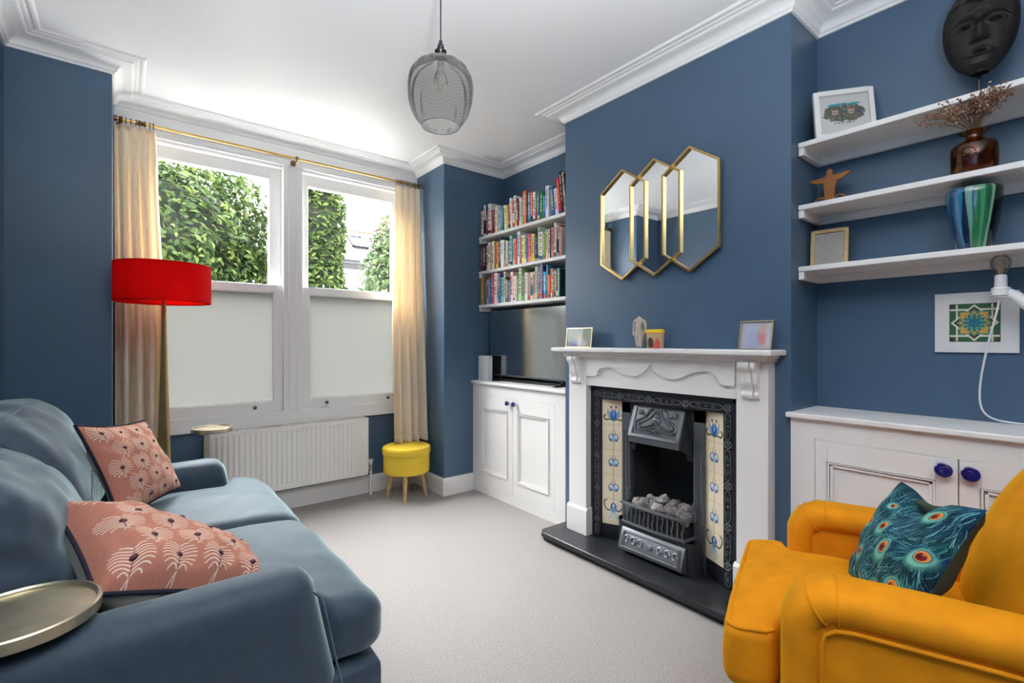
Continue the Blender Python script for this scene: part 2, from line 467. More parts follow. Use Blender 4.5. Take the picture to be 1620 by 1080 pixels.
def sash_ring(x0, x1, z0, z1, gx0, gx1, gz0, gz1, ya, yb):
    g = G()
    g.box(x0, gx0, ya, yb, z0, z1); g.box(gx1, x1, ya, yb, z0, z1)
    g.box(gx0, gx1, ya, yb, z0, gz0); g.box(gx0, gx1, ya, yb, gz1, z1)
    # glazing bead, a small sloping lip round the glass
    for (a, b, c, d) in ((gx0-.004, gx0+.006, gz0, gz1), (gx1-.006, gx1+.004, gz0, gz1), (gx0, gx1, gz0-.004, gz0+.006), (gx0, gx1, gz1-.006, gz1+.004)):
        g.box(a, b, ya+.008, yb, c, d)
    return g
def pane(x0, x1, z0, z1, y):
    return G().box(x0, x1, y, y+.004, z0, z1)
for k, (a, b, ga, gb, lifts, latches) in enumerate(((.095, .883, .160, .827, [.703], [.67]), (1.012, 1.80, 1.067, 1.745, [1.19, 1.68], [1.145, 1.65]))):
    w = thing('window_%d' % (k+1), ['white sash window behind the red lamp, frosted lower pane', 'white sash window beside the cream curtain over the yellow stool'][k], 'window', ((a+b)/2, 3.74, .70), kind='structure')
    obj('lower_sash', sash_ring(a, b, .706, 1.602, ga, gb, .775, 1.545, 3.712, 3.750), M['winwhite'], w, bevel=.002, seg=1)
    obj('frosted_pane', pane(ga, gb, .775, 1.545, 3.732), M['frost'], w)['label'] = 'frosted lower glass'
    obj('upper_sash', sash_ring(a, b, 1.560, 2.462, ga+.0, gb-.02 if k == 0 else gb, 1.602, 2.360, 3.757, 3.793), M['winwhite'], w, bevel=.002, seg=1)
    obj('upper_pane', pane(ga, gb, 1.602, 2.36, 3.775), M['clear'], w)['label'] = 'clear upper glass'
    for xx in ((b-.016,) if k == 0 else (a+.016,)):
        obj('sash_stop', G().box(xx-.006, xx+.006, 3.745, 3.757, 1.66, 1.72), M['winwhite'], w)
        obj('stop_bolt', G().tube([(xx, 3.752, 1.675), (xx, 3.746, 1.675)], .006, 8).tube([(xx, 3.752, 1.705), (xx, 3.746, 1.705)], .006, 8), M['bronze'], w)
    for x in lifts:
        g = G(); g.lathe([(.004, .0), (.011, .004), (.013, .010), (.006, .016), (.005, .022)], 12, (0,0,0), cap0=True, cap1=True)
        g.v = [(x+p[0], 3.712-.024+p[2], .742+p[1]) for p in g.v]
        obj('sash_lift', g, M['bronze'], w, smooth=True)
    for x in latches:
        g = G(); g.box(x-.022, x+.022, 3.722, 3.748, 1.602, 1.608); g.box(x-.012, x+.03, 3.728, 3.740, 1.608, 1.620); g.ball((x+.03, 3.734, 1.618), .008, 8, 6)
        obj('sash_latch', g, M['chrome'], w, smooth=True)
# ------------------------------------------------------------------ radiator
t = thing('radiator', 'long white ribbed panel radiator below the window', 'radiator', (.94, 3.64, .17))
X0, X1, Z0, Z1, YF = .418, 1.470, .168, .610, 3.600
poly = [(X0, YF+.05)]; poly.append((X0, YF+.004)); poly.append((X0+.012, YF))
n = 31; pw = (X1-X0-.04)/n
for i in range(n):
    a = X0+.02+i*pw
    poly += [(a+pw*.12, YF), (a+pw*.30, YF+.007), (a+pw*.62, YF+.007), (a+pw*.80, YF)]
poly += [(X1-.012, YF), (X1, YF+.004), (X1, YF+.05)]
g = G(); g.prism([(p[0], p[1]) for p in poly], 'z', Z0+.035, Z1-.03)
flat = [(X0, YF+.05), (X0, YF+.004), (X0+.012, YF), (X1-.012, YF), (X1, YF+.004), (X1, YF+.05)]
g.prism(flat, 'z', Z0, Z0+.035); g.prism(flat, 'z', Z1-.03, Z1-.012)
obj('panel', g, M['offwhite'], t, smooth=True, angle=25)
g = G(); g.box(X0-.004, X1+.004, YF-.003, YF+.004, Z1-.014, Z1); g.box(X0-.004, X1+.004, YF+.082, YF+.09, Z1-.014, Z1)
for i in range(64):
    x = X0+(X1-X0)*i/63; g.box(x-.002, x+.002, YF, YF+.088, Z1-.010, Z1-.002)
obj('top_grille', g, M['offwhite'], t)
for a, b in ((X0-.004, X0+.002), (X1-.002, X1+.004)):
    obj('side_panel', G().box(a, b, YF-.001, YF+.09, Z0+.01, Z1-.006), M['offwhite'], t)
obj('rear_panel', G().box(X0, X1, YF+.055, YF+.088, Z0, Z1-.02), M['offwhite'], t)
for x in (.6, 1.3):
    obj('wall_bracket', G().box(x-.02, x+.02, YF+.088, 3.701, Z0+.05, Z1-.05), M['offwhite'], t)
g = G(); g.tube([(1.472, 3.63, .205), (1.505, 3.63, .205)], .010, 10); g.tube([(1.505, 3.63, .19), (1.505, 3.63, .235)], .012, 10); g.tube([(1.505, 3.63, .225), (1.505, 3.63, .232)], .016, 6)
v = obj('valve', g, M['chrome'], t, smooth=True); v['label'] = 'chrome valve body'
g = G(); g.lathe([(.010, 0), (.013, .006), (.016, .03), (.019, .034), (.019, .040), (.008, .042)], 14, (1.505, 3.63, .236), cap0=True, cap1=True)
obj('valve_cap', g, M['plastic'], v, smooth=True)
obj('pipe', G().tube([(1.505, 3.63, 0), (1.505, 3.63, .19)], .009, 10), M['plastic'], t, smooth=True)

# ------------------------------------------------------------------ curtain rod and curtains
t = thing('curtain_rod', 'thin brass curtain rod across the window head', 'curtain rod', (.95, 3.60, 2.49))
RZ = 2.492; RY = 3.60
obj('pole', G().tube([(-.045, RY, RZ), (1.935, RY, RZ)], .0085, 12), M['gold'], t, smooth=True)
for x in (-.02, .946, 1.90):
    g = G(); g.tube([(x, 3.683, RZ-.012), (x, 3.676, RZ-.012)], .02, 12)
    g.tube([(x, 3.68, RZ-.012), (x, 3.65, RZ-.03), (x, 3.62, RZ-.034), (x, 3.598, RZ-.026), (x, 3.584, RZ-.006), (x, 3.588, RZ+.008)], .006, 8)
    g.ball((x+.004, RY, RZ+.002), .0135, 12, 8)
    obj('bracket', g, M['bronze'], t, smooth=True)
obj('rod_collar', G().tube([(.06, RY, RZ), (.10, RY, RZ)], .013, 10), M['bronze'], t, smooth=True)
for x in (-.043, 1.932):
    obj('finial', G().tube([(x-.004, RY, RZ), (x+.004, RY, RZ)], .017, 14), M['bronze'], t, smooth=True)

def curtain(name, label, xa, xb, xc, xd, ztop, zbot, nf, seed, ytop, ybot, rings):
    t = thing(name, label, 'curtain', ((xa+xb)/2, ytop, zbot))
    R = frnd(seed); ph = [R.uniform(-.5, .5) for _ in range(nf*2+3)]
    def surf(u, v):
        # v 0 = top, 1 = bottom
        z = ztop+(zbot-ztop)*v
        e = smoothstep(0, .6, v)
        xl = xa+(xc-xa)*e; xr = xb+(xd-xb)*e
        q = u*nf; i = int(q); w = ph[i]*(1-(q-i))+ph[i+1]*(q-i)
        drift = .35*w*smoothstep(.05, .6, v)
        s = math.sin(2*PI*(q+drift))
        pin = math.exp(-((v-.06)/.035)**2)                  # stitched pinch pleats under the heading
        amp = (.016+.017*smoothstep(.08, .5, v))*(1-.35*pin)*(1+.3*w)
        x = xl+(xr-xl)*u+.35*(xr-xl)/nf*math.cos(2*PI*(q+drift))*(.25+.5*pin)*min(1, u*nf*.7, (1-u)*nf*.7)
        y = ytop+(ybot-ytop)*v+s*amp+.008*math.sin(4*v+seed+3*u)+.004*vnoise((u*6, v*9, seed), seed)
        return (x, y, z+(.006*s if v > .985 else 0))
    g = G(); g.grid(surf, nf*18, 60)
    obj('cloth_panel', g, M['curtain'], t, smooth=True, angle=180, solid=.003)
    h = G(); h.grid(lambda u, v: tuple(a+b for a, b in zip(surf(u, .972+.028*v), (0, -.004, 0))), nf*18, 4)
    obj('hem', h, M['curtain'], t, smooth=True, angle=180, solid=.003)
    for i in range(rings):
        x = xa+.012+(xb-xa-.024)*i/(rings-1)
        g = G(); g.tube([(x+.003*math.sin(i*2.1), RY+.0155*math.cos(a), RZ+.0155*math.sin(a)) for a in [2*PI*k/14 for k in range(14)]], .0028, 6, closed=True)
        r = obj('ring', g, M['bronze'], t, smooth=True)
        g = G(); g.tube([(x, RY, RZ-.016), (x, RY-.004, ztop-.004)], .0018, 5)
        obj('hook', g, M['bronze'], r)
    return t
curtain('curtain', 'cream curtain hanging between navy pier and red lamp', -.046, .150, -.040, .200, 2.462, .03, 4, 3, 3.60, 3.590, 9)
curtain('curtain', 'cream curtain with its hem resting on the yellow stool', 1.700, 1.915, 1.640, 1.925, 2.462, .403, 4, 8, 3.60, 3.500, 10)

# ------------------------------------------------------------------ yellow storage stool
SX, SY = 1.705, 3.415
t = thing('storage_stool', 'round yellow storage stool on pale wooden legs under the curtain', 'stool', (SX, SY, 0))
obj('body', G().lathe([(.165, .195), (.172, .198), (.175, .206), (.175, .345)], 48, (SX, SY, 0), cap0=True, cap1=True), M['yellow'], t, smooth=True)
obj('lid', G().lathe([(.175, .338), (.181, .339), (.183, .345), (.183, .378), (.178, .391), (.165, .397), (.08, .400), (.001, .401)], 48, (SX, SY, 0), cap0=True), M['yellow'], t, smooth=True)
obj('lid_seam', G().tube([(SX+.1835*math.cos(2*PI*i/48), SY+.1835*math.sin(2*PI*i/48), .378) for i in range(48)], .002, 5, closed=True), M['yellow'], t, smooth=True)
for a in (-.55, 1.02, 2.59, 4.16):
    ca, sa = math.cos(a), math.sin(a)
    obj('leg', G().tube([(SX+.11*ca, SY+.11*sa, .198), (SX+.148*ca, SY+.148*sa, 0.0)], [.019, .012], 12), M['wood'], t, smooth=True)

# ------------------------------------------------------------------ red floor lamp
LX, LY = .163, 3.13
t = thing('floor_lamp', 'tall brass floor lamp with wide red drum shade', 'floor lamp', (LX, LY, 0))
obj('lamp_shade', G().lathe([(.209, 1.405), (.211, 1.407), (.211, 1.600), (.209, 1.602)], 64, (LX, LY, 0)), M['red'], t, smooth=True, solid=.003)
rim = G()
for z in (1.406, 1.601): rim.tube([(LX+.210*math.cos(2*PI*i/64), LY+.210*math.sin(2*PI*i/64), z) for i in range(64)], .003, 6, closed=True)
obj('shade_rim', rim, M['red'], t, smooth=True)
def blade(u, v):
    z = .02+1.38*v
    w = .034*(1-smoothstep(.25, 1.0, v)*.70) if v < .985 else .008
    th = .012*(1-v*.4)
    a = 2*PI*u
    s, c_ = math.sin(a), math.cos(a)
    r = (abs(c_)**6+abs(s)**6)**(-1/6)
    x, y = w*c_*r, th*s*r
    an = -.62
    return (LX+x*math.cos(an)-y*math.sin(an), LY+x*math.sin(an)+y*math.cos(an), z)
obj('stem', G().grid(blade, 24, 40, cu=True), M['stem_brass'], t, smooth=True, angle=50)
g = G().tube([(LX, LY, 1.39), (LX, LY, 1.46)], .008, 10)
for a in (0, 2.094, 4.189): g.tube([(LX, LY, 1.43), (LX+.209*math.cos(a), LY+.209*math.sin(a), 1.415)], .002, 5)
sp = obj('shade_carrier', g, M['gold'], t, smooth=True)
obj('bulb', G().lathe([(.012, 1.46), (.014, 1.475), (.03, 1.505), (.032, 1.525), (.022, 1.55), (.001, 1.56)], 20, (LX, LY, 0), cap0=True), M['plastic'], t, smooth=True)
obj('base', G().lathe([(.001, 0), (.15, 0), (.152, .006), (.148, .014), (.03, .022), (.001, .022)], 48, (LX, LY, 0)), M['gold'], t, smooth=True)

# ------------------------------------------------------------------ brass tray tables
def tray_table(label, cx, cy, zt, r, px, py):
    t = thing('tray_table', label, 'side table', (px, py, 0))
    obj('tray', G().lathe([(.001, zt-.028), (r-.004, zt-.028), (r, zt-.025), (r+.001, zt-.003), (r-.002, zt), (r-.006, zt), (r-.009, zt-.003), (r-.010, zt-.008), (.001, zt-.0085)], 72, (cx, cy, 0)), M['pale_brass'], t, smooth=True)
    obj('post', G().box(px-.015, px+.015, py-.011, py+.011, .012, zt-.028), M['pale_brass'], t, bevel=.003)
    g = G().tube([(px, py, zt-.035), (cx, cy, zt-.035)], .007, 8)
    obj('tray_support', g, M['pale_brass'], t, smooth=True)
    obj('foot', G().lathe([(.001, 0), (r*.8, 0), (r*.8, .008), (r*.75, .013), (.001, .013)], 48, (px+(cx-px)*.3, py-.02, 0)), M['pale_brass'], t, smooth=True)
    return t
tray_table('round brass tray table over the near arm of the sofa', -.165, 1.372, .660, .128, -.395, 1.19)
tray_table('small round brass tray table beside the radiator', .400, 3.29, .700, .104, .372, 3.285)
# ------------------------------------------------------------------ blue sofa
t = thing('sofa', 'blue linen two-seater sofa along the left wall', 'sofa', (.05, 2.07, 0))
obj('base', softbox((.07, 2.065, .205), (1.0, 1.585, .23), .03, 8), M['linen'], t, smooth=True, angle=60)
obj('back_frame', softbox((-.36, 2.065, .42), (.14, 1.58, .66), .06, 8), M['linen'], t, smooth=True, angle=60)
def armwarp(q):
    x, y, z = q
    if x > 0: x += .085*(x/.40)*max(0, (.60-z)/.40)
    return (x, y, z)
for yc in (1.330, 2.795):
    a = obj('arm', softbox((-.015, yc, .360), (.80, .150, .52), (.06, .07, .06), 14, warp=armwarp, nz=.004, nsc=5, seed=int(yc*10)), M['linen'], t, smooth=True, angle=80)
    sgn = -1 if yc < 2 else 1
    pts = []
    for k in range(22):
        z = .13+.44*k/21
        pts.append(armwarp((.382 if z < .53 else .382-(z-.53)**2*12, yc+sgn*.072, z)))
    obj('seam', G().tube(pts, .0028, 6), M['linen'], a, smooth=True)
def seatwarp(near):
    def w(q):
        x, y, z = q
        e = 1-smoothstep(.385, .435, x)
        if near:
            tt = (2.092-y)/.81; y = 2.092-tt*(.81-.132*e)
        else:
            tt = (y-2.102)/.765; y = 2.102+tt*(.765-.150*e)
        z += .012*math.sin((x+.2)*4)*(1 if z > .4 else 0)-.012*smoothstep(.45, .6, x)
        return (x, y, z)
    return w
for near, yc, wd in ((True, 1.687, .81), (False, 2.4845, .765)):
    s = obj('seat_cushion', softbox((.17, yc, .413), (.82, wd, .158), (.075, .06, .055), 30, bulge=(.01, 0, .022), warp=seatwarp(near), nz=.0065, nsc=7, seed=3+int(near)), M['linen'], t, smooth=True, angle=80)
    f = seatwarp(near)
    pts = [f((.565-.0, yc-wd/2+.05+(wd-.10)*k/20, .455)) for k in range(21)]
    obj('seam', G().tube(pts, .002, 6), M['linen'], s, smooth=True)
def backwarp(k):
    def w(q):
        x, y, z = q
        x -= .32*(z-.55)
        z += .02*math.sin(y*5+k)
        return (x, y, z)
    return w
for k, (yc, h) in enumerate(((1.795, .42), (2.40, .48))):
    c = obj('back_cushion', softbox((-.19, yc, .475+h/2), (.22, (.575, .64)[k], h), (.09, .08, .10), 34, bulge=(.035, .0, .01), warp=backwarp(k), nz=.021, nsc=8.5, seed=11+k), M['linen'], t, smooth=True, angle=90)
    wv = [c.matrix_world @ v.co for v in c.data.vertices]
    W0 = WM[t.name]; wv = [W0 @ v.co for v in c.data.vertices]
    for phi in (68, 14):
        d = Vector((math.cos(math.radians(phi)), 0, math.sin(math.radians(phi)))); pts = []
        for j in range(17):
            yt = yc-(.22, .25)[k]+(.44, .50)[k]*j/16
            near = [v for v in wv if abs(v.y-yt) < .022]
            pts.append(max(near, key=lambda v: v.dot(d)))
        sm = [sum((pts[max(0, min(16, j+q))] for q in (-2, -1, 0, 1, 2)), Vector())/5+d*.0012 for j in range(17)]
        obj('seam', G().tube([tuple(p) for p in sm], .0021, 6), M['linen'], c, smooth=True)
for x in (-.36, .50):
    for y in (1.33, 2.80):
        obj('foot', G().lathe([(.018, 0), (.026, .10)], 14, (x, y, 0), cap0=True, cap1=True), M['wood'], t, smooth=True)

# ------------------------------------------------------------------ scatter cushions
def pillow(name, label, cat, A, B, C, D, thick, mf, mb, piping=None, beads=None, pinch=.09, n=44, seed=1, group=None, fold=.006, dent=0, blunt=.5):
    """cushion with corners A top left, B top right, C bottom right, D bottom left seen from its printed side"""
    A, B, C, D = map(Vector, (A, B, C, D))
    nrm = (C-A).cross(B-D); nrm = -nrm if False else nrm
    nrm.normalize()
    cen = (A+B+C+D)/4
    t = thing(name, label, cat, cen, 0, group)
    def base(u, v):
        a, b = 2*u-1, 2*v-1
        uu = .5+a/2*(1-pinch*(1-b*b)); vv = .5+b/2*(1-pinch*(1-a*a))
        return (A*(1-uu)+B*uu)*vv+(D*(1-uu)+C*uu)*(1-vv)
    def hh(u, v):
        a, b = abs(2*u-1), abs(2*v-1)
        k = max(0, (1-a**2.4)*(1-b**2.4))
        return thick/2*k**blunt
    def wr(u, v):
        e = max(abs(2*u-1), abs(2*v-1))
        w = vnoise((u*7, v*7, seed), seed)*fold+math.sin(26*(u+.35*v)+3*vnoise((u*5, v*5, 2), seed))*fold*.5*smoothstep(.45, .8, e)*(1-smoothstep(.93, 1, e))
        w -= dent*math.exp(-((u-.5)/.16)**2)*smoothstep(.55, 1.0, v)*(1-smoothstep(.97, 1, v))
        return w*(0 if e > .999 else 1)
    def S(sg):
        def f(u, v):
            c = lambda t_: .5-.5*math.cos(PI*t_) if False else t_
            p = base(u, v)
            if dent: p = p+(D-A)*(dent*1.2*math.exp(-((u-.5)/.2)**2)*smoothstep(.5, 1, v))
            return tuple(p+nrm*sg*(hh(u, v)+wr(u, v)*min(1, hh(u, v)*60)))
        return f
    g = G(); g.grid(S(1), n, n)
    obj('front_cover', g, mf, t, smooth=True, angle=180)
    g = G(); g.grid(S(-1), n, n, flip=True)
    obj('back_cover', g, mb, t, smooth=True, angle=180)
    if piping:
        loop = [S(1)(k/24, 1) for k in range(24)]+[S(1)(1, 1-k/24) for k in range(24)]+[S(1)(1-k/24, 0) for k in range(24)]+[S(1)(0, k/24) for k in range(24)]
        obj('piping', G().tube(loop, .0055, 8, closed=True), piping, t, smooth=True)
    for (u, v) in beads or ():
        p = Vector(S(1)(u, v)); du = (Vector(S(1)(min(1, u+.01), v))-p).normalized(); dv = (Vector(S(1)(u, min(1, v+.01)))-p).normalized()
        nn = du.cross(dv).normalized()
        b = G(); b.ball((0,0,0), (.0085, .0065, .005), 10, 6)
        b.v = [tuple(p+du*q[0]+dv*q[1]+nn*q[2]) for q in b.v]
        obj('bead', b, M['bead'], t, smooth=True)
    return t
# printed feather fabric
BEADS = []
cv = Cv(768, 768, (.76, .50, .42))
cv.noise(.05, 3, 2, 2); cv.noise(.05, 5, 1, 6)
CR = (.93, .84, .76)
for r in range(5):
    for c in range(4):
        x = (.13+.245*c+(.12 if r % 2 else 0)); y = .89-.195*r
        if x > .97: continue
        BEADS.append((x, y))
        X, Y = x*768, y*768
        R = 74
        for s in (-1, 1):
            for k in range(8):
                t0 = -1+2*k/7
                by = Y-8-R*.72*t0
                ln_ = R*(.30+.72*math.sqrt(max(0, 1-(t0*.94)**2)))
                pts = [(X+s*(4+ln_*j/8), by+15*math.sin(j/8*2.6)+5*j/8-14*(j/8)**2*t0) for j in range(9)]
                cv.line(pts, 5.6, CR, .97)
        cv.line([(X, Y+8), (X, Y-R*1.0)], 2.4, (.30, .14, .16), .9)
        cv.line([(X-9, Y-R*1.08), (X, Y-R*.92), (X+9, Y-R*1.08)], 5, CR)
        cv.ell(X, Y, 14, 15, (.26, .10, .13))
im = cv.image('feather_print')
M['feather'] = mat('dusty_pink_velvet', 'D08A74', .8, image=im, bump=(260, .25, .001), sheen=.25, spec=.15)
pillow('scatter_cushion', 'dusty pink feather-print cushion standing against the far sofa arm', 'cushion',
       (-.137, 2.31, .900), (.067, 2.645, .853), (.197, 2.575, .555), (-.010, 2.275, .525), .130, M['feather'], M['cream_cloth'], M['navy_cord'], BEADS, seed=4, group='pink scatter cushions')
pillow('scatter_cushion', 'dusty pink feather-print cushion slumped by the near sofa arm, cream back showing', 'cushion',
       (-.144, 1.704, .772), (.262, 1.735, .510), (.300, 1.470, .510), (-.050, 1.410, .638), .215, M['feather'], M['cream_cloth'], M['navy_cord'], BEADS, seed=9, group='pink scatter cushions', pinch=.05, blunt=.34, fold=.009)

# ------------------------------------------------------------------ mustard armchair (local frame: x across, y to its front)
t = thing('armchair', 'mustard velvet armchair with rolled arms facing the window', 'armchair', (1.338, .442, 0), math.radians(20))
W_ = .651
def armsweep(xc, sg):
    """padded band running along the top of the arm and down its front"""
    path = [(-.66, .560), (-.5, .568), (-.35, .572), (-.2, .576), (-.06, .577), (-.03, .576)]
    for k in range(1, 9):
        a = PI/2*k/8
        path.append((-.03+.075*math.sin(a), .501+.075*math.cos(a)))
    path += [(.045, .44), (.045, .36), (.045, .28), (.045, .20), (.045, .10)]
    N = len(path); g = G(); rings = []
    for i, (y, z) in enumerate(path):
        a = path[max(0, i-1)]; b = path[min(N-1, i+1)]
        d = Vector((b[0]-a[0], b[1]-a[1])).normalized(); nr = Vector((-d.y, d.x))   # outward
        ring = []
        for k in range(28):
            an = 2*PI*k/28; c_, s_ = math.cos(an), math.sin(an)
            r = (abs(c_)**2.6+abs(s_)**2.6)**(-1/2.6)
            px, pn = .080*c_*r, .044*s_*r
            crease = 0
            if 4 < i < 14 and sg*px < 0: crease = .0025*math.sin(i*2.3)
            ring.append((xc+px, y+nr.x*(pn+crease), z+nr.y*(pn+crease)))
        rings.append(ring)
    v = [q for r in rings for q in r]; f = []
    for i in range(N-1):
        for k in range(28): f.append((i*28+k, i*28+(k+1) % 28, (i+1)*28+(k+1) % 28, (i+1)*28+k))
    f.append(tuple(range(27, -1, -1))); f.append(tuple((N-1)*28+k for k in range(28)))
    return g.add(v, f), rings
for xc, sg in ((0, 1), (W_, -1)):
    g, rings = armsweep(xc, sg)
    a = obj('arm', g, M['velvet'], t, smooth=True, angle=60, local=True)
    ox = xc-sg*.064
    g = G(); g.box(min(ox, xc+sg*.06), max(ox, xc+sg*.06), -.66, .02, .10, .555)
    obj('arm_panel', g, M['velvet'], t, local=True, bevel=.004)
    g = G().tube([(xc-sg*.072, -.66, .518), (xc-sg*.072, -.3, .532), (xc-sg*.072, -.06, .535), (xc-sg*.072, -.025, .530), (xc-sg*.072, -.004, .515), (xc-sg*.072, .002, .49), (xc-sg*.072, .002, .10)], .005, 8)
    obj('piping', g, M['velvet'], a, smooth=True, local=True)
    for i in (5, 8):
        ring = rings[i]; cx = sum(p[0] for p in ring)/28; cy = sum(p[1] for p in ring)/28; cz = sum(p[2] for p in ring)/28
        obj('seam', G().tube([(cx+(p[0]-cx)*1.015, cy+(p[1]-cy)*1.03, cz+(p[2]-cz)*1.03) for p in ring], .003, 6, closed=True), M['velvet'], a, smooth=True, local=True)
def tw(q):
    x, y, z = q
    e = 1-smoothstep(.075, .115, y)
    x = W_/2+(x-W_/2)*(1-.26*e)
    z -= .02*smoothstep(.05, .25, y)
    return (x, y, z)
s = obj('seat_cushion', softbox((W_/2, -.095, .380), (.672, .64, .165), (.035, .04, .036), 34, bulge=(0, .014, .030), warp=tw, nz=.004, nsc=7, seed=21), M['velvet'], t, smooth=True, angle=80, local=True)
for sz in (1, -1):
    pts = []; hx, hy, R = .336-.010, .32-.010, .036
    def edge(x, y):
        u, v = x/.336, y/.32
        y2 = y+.014*max(0, 1-u*u)*.3*v
        return tw((W_/2+x, -.095+y2, .380+sz*(.0825-.009)))
    for k in range(5): pts.append(edge(-hx, hy-R-.075+.075*k/4))
    for k in range(1, 9):
        a = PI-PI/2*k/8; pts.append(edge(-hx+R+R*math.cos(a), hy-R+R*math.sin(a)))
    for k in range(1, 12): pts.append(edge(-hx+R+(2*hx-2*R)*k/11, hy))
    for k in range(1, 9):
        a = PI/2-PI/2*k/8; pts.append(edge(hx-R+R*math.cos(a), hy-R+R*math.sin(a)))
    for k in range(1, 5): pts.append(edge(hx, hy-R-.075*k/4))
    obj('piping', G().tube(pts, .0048, 8), M['velvet'], s, smooth=True, local=True)
obj('base', softbox((W_/2, -.24, .20), (.60, .82, .19), .025, 8), M['velvet'], t, smooth=True, angle=60, local=True)
def bw(q):
    x, y, z = q
    y -= .30*(z-.45)
    return (x, y, z)
obj('backrest', softbox((W_/2+.01, -.475, .60), (.69, .22, .66), (.24, .095, .27), 26, bulge=(0, .03, 0), warp=bw, nz=.003, seed=5), M['velvet'], t, smooth=True, angle=80, local=True)
for x in (.03, .62):
    for y in (.08, -.60):
        obj('leg', G().lathe([(.016, 0), (.024, .11)], 14, (x, y, 0), cap0=True, cap1=True), M['wood'], t, smooth=True, local=True)

# the chair is a compact one: everything above its feet is drawn in by six per cent
CH = .94
t.location = (1.338*CH, .442*CH, 0)
def shrink(o):
    for ch in o.children:
        for v in ch.data.vertices: v.co = (v.co.x*CH, v.co.y*CH, v.co.z*CH+.072 if v.co.z > .02 else 0)
        shrink(ch)
shrink(t)

# peacock cushion
P_ = 640
cv = Cv(P_, P_, (.055, .20, .25)); R = np.random.RandomState(4)
EYES = [(.12,.86,.8,.5),(.30,.80,.55,.9),(.16,.58,.75,.3),(.42,.60,1.,.45),(.10,.30,.8,.2),(.30,.30,.9,.1),(.60,.44,1.25,.3),(.82,.84,1.0,1.1),(.93,.52,1.0,.4),(.80,.20,1.25,.2),(.40,.08,.9,.0),(.60,.12,.8,.3),(.04,.62,.8,.2),(.62,.86,.7,.9),(.97,.08,.9,.3)]
for _ in range(60):
    cv.ell(R.rand()*P_, R.rand()*P_, 30+60*R.rand(), 20+30*R.rand(), (.03+.06*R.rand(), .12+.24*R.rand(), .17+.26*R.rand()), R.rand()*3, .5, 30)
cols = [(.02,.07,.11),(.03,.12,.17),(.14,.40,.44),(.28,.58,.62),(.48,.74,.76),(.18,.48,.46),(.62,.82,.84),(.05,.20,.24)]
for _ in range(2600):
    x, y = R.rand()*P_, R.rand()*P_
    # flow away from the nearest eye, downward
    d = min(EYES, key=lambda e: (e[0]*P_-x)**2+(e[1]*P_-y)**2)
    an = math.atan2(y-d[1]*P_, x-d[0]*P_)
    base_an = -PI/2-d[3]+.5*math.sin(x/90)+.4*math.sin(y/70)
    an = base_an+.55*math.sin(an-base_an)
    pts = [(x, y)]
    cu = R.randn()*.05
    for k in range(7):
        an += cu; x += 9*math.cos(an); y += 9*math.sin(an); pts.append((x, y))
    cv.line(pts, 1.2+1.4*R.rand(), cols[R.randint(len(cols))], .75)
for (ex, ey, s_, rt) in EYES:
    X, Y = ex*P_, ey*P_; k = 56*s_
    c_, q_ = math.cos(rt), math.sin(rt)
    cv.ell(X-.35*k*q_, Y-.35*k*c_, k*1.15, k*.80, (.30, .58, .52), PI/2-rt, .75, 14)
    cv.ell(X-.20*k*q_, Y-.20*k*c_, k*.92, k*.64, (.50, .76, .66), PI/2-rt, .85, 8)
    cv.ell(X, Y, k*.62, k*.50, (.16, .42, .46), PI/2-rt, .9, 3)
    cv.ell(X, Y, k*.52, k*.43, (.87, .56, .27), PI/2-rt, 1, 3)
    cv.ell(X-.06*k*q_, Y-.06*k*c_, k*.37, k*.30, (.47, .12, .13), PI/2-rt, 1, 2)
    cv.ell(X+.25*k*q_, Y+.25*k*c_, k*.14, k*.10, (.80, .45, .22), PI/2-rt, 1, 2)
    cv.ell(X-.12*k*q_-.1*k, Y-.1*k, k*.16, k*.13, (.24, .05, .10), 0, .8, 3)
M['peacock'] = mat('peacock_print_velvet', '30707A', .7, image=cv.image('peacock_print'), bump=(220, .15, .001), sheen=.1, spec=.2)
M['olive_back'] = mat('dark_green_velvet', (.035, .055, .035), .9)
def arml(x, y, z):
    a = math.radians(20)
    return ((1.338+x*math.cos(a)-y*math.sin(a))*CH, (.442+x*math.sin(a)+y*math.cos(a))*CH, z*CH+.072)
pillow('peacock_cushion', 'teal peacock-feather print cushion leaning in the mustard armchair', 'cushion',
       arml(.500, -.222, .765), arml(.150, -.335, .800), arml(.120, -.185, .475), arml(.425, -.080, .455), .125, M['peacock'], M['olive_back'], None, None, seed=14, dent=.055, pinch=.07)
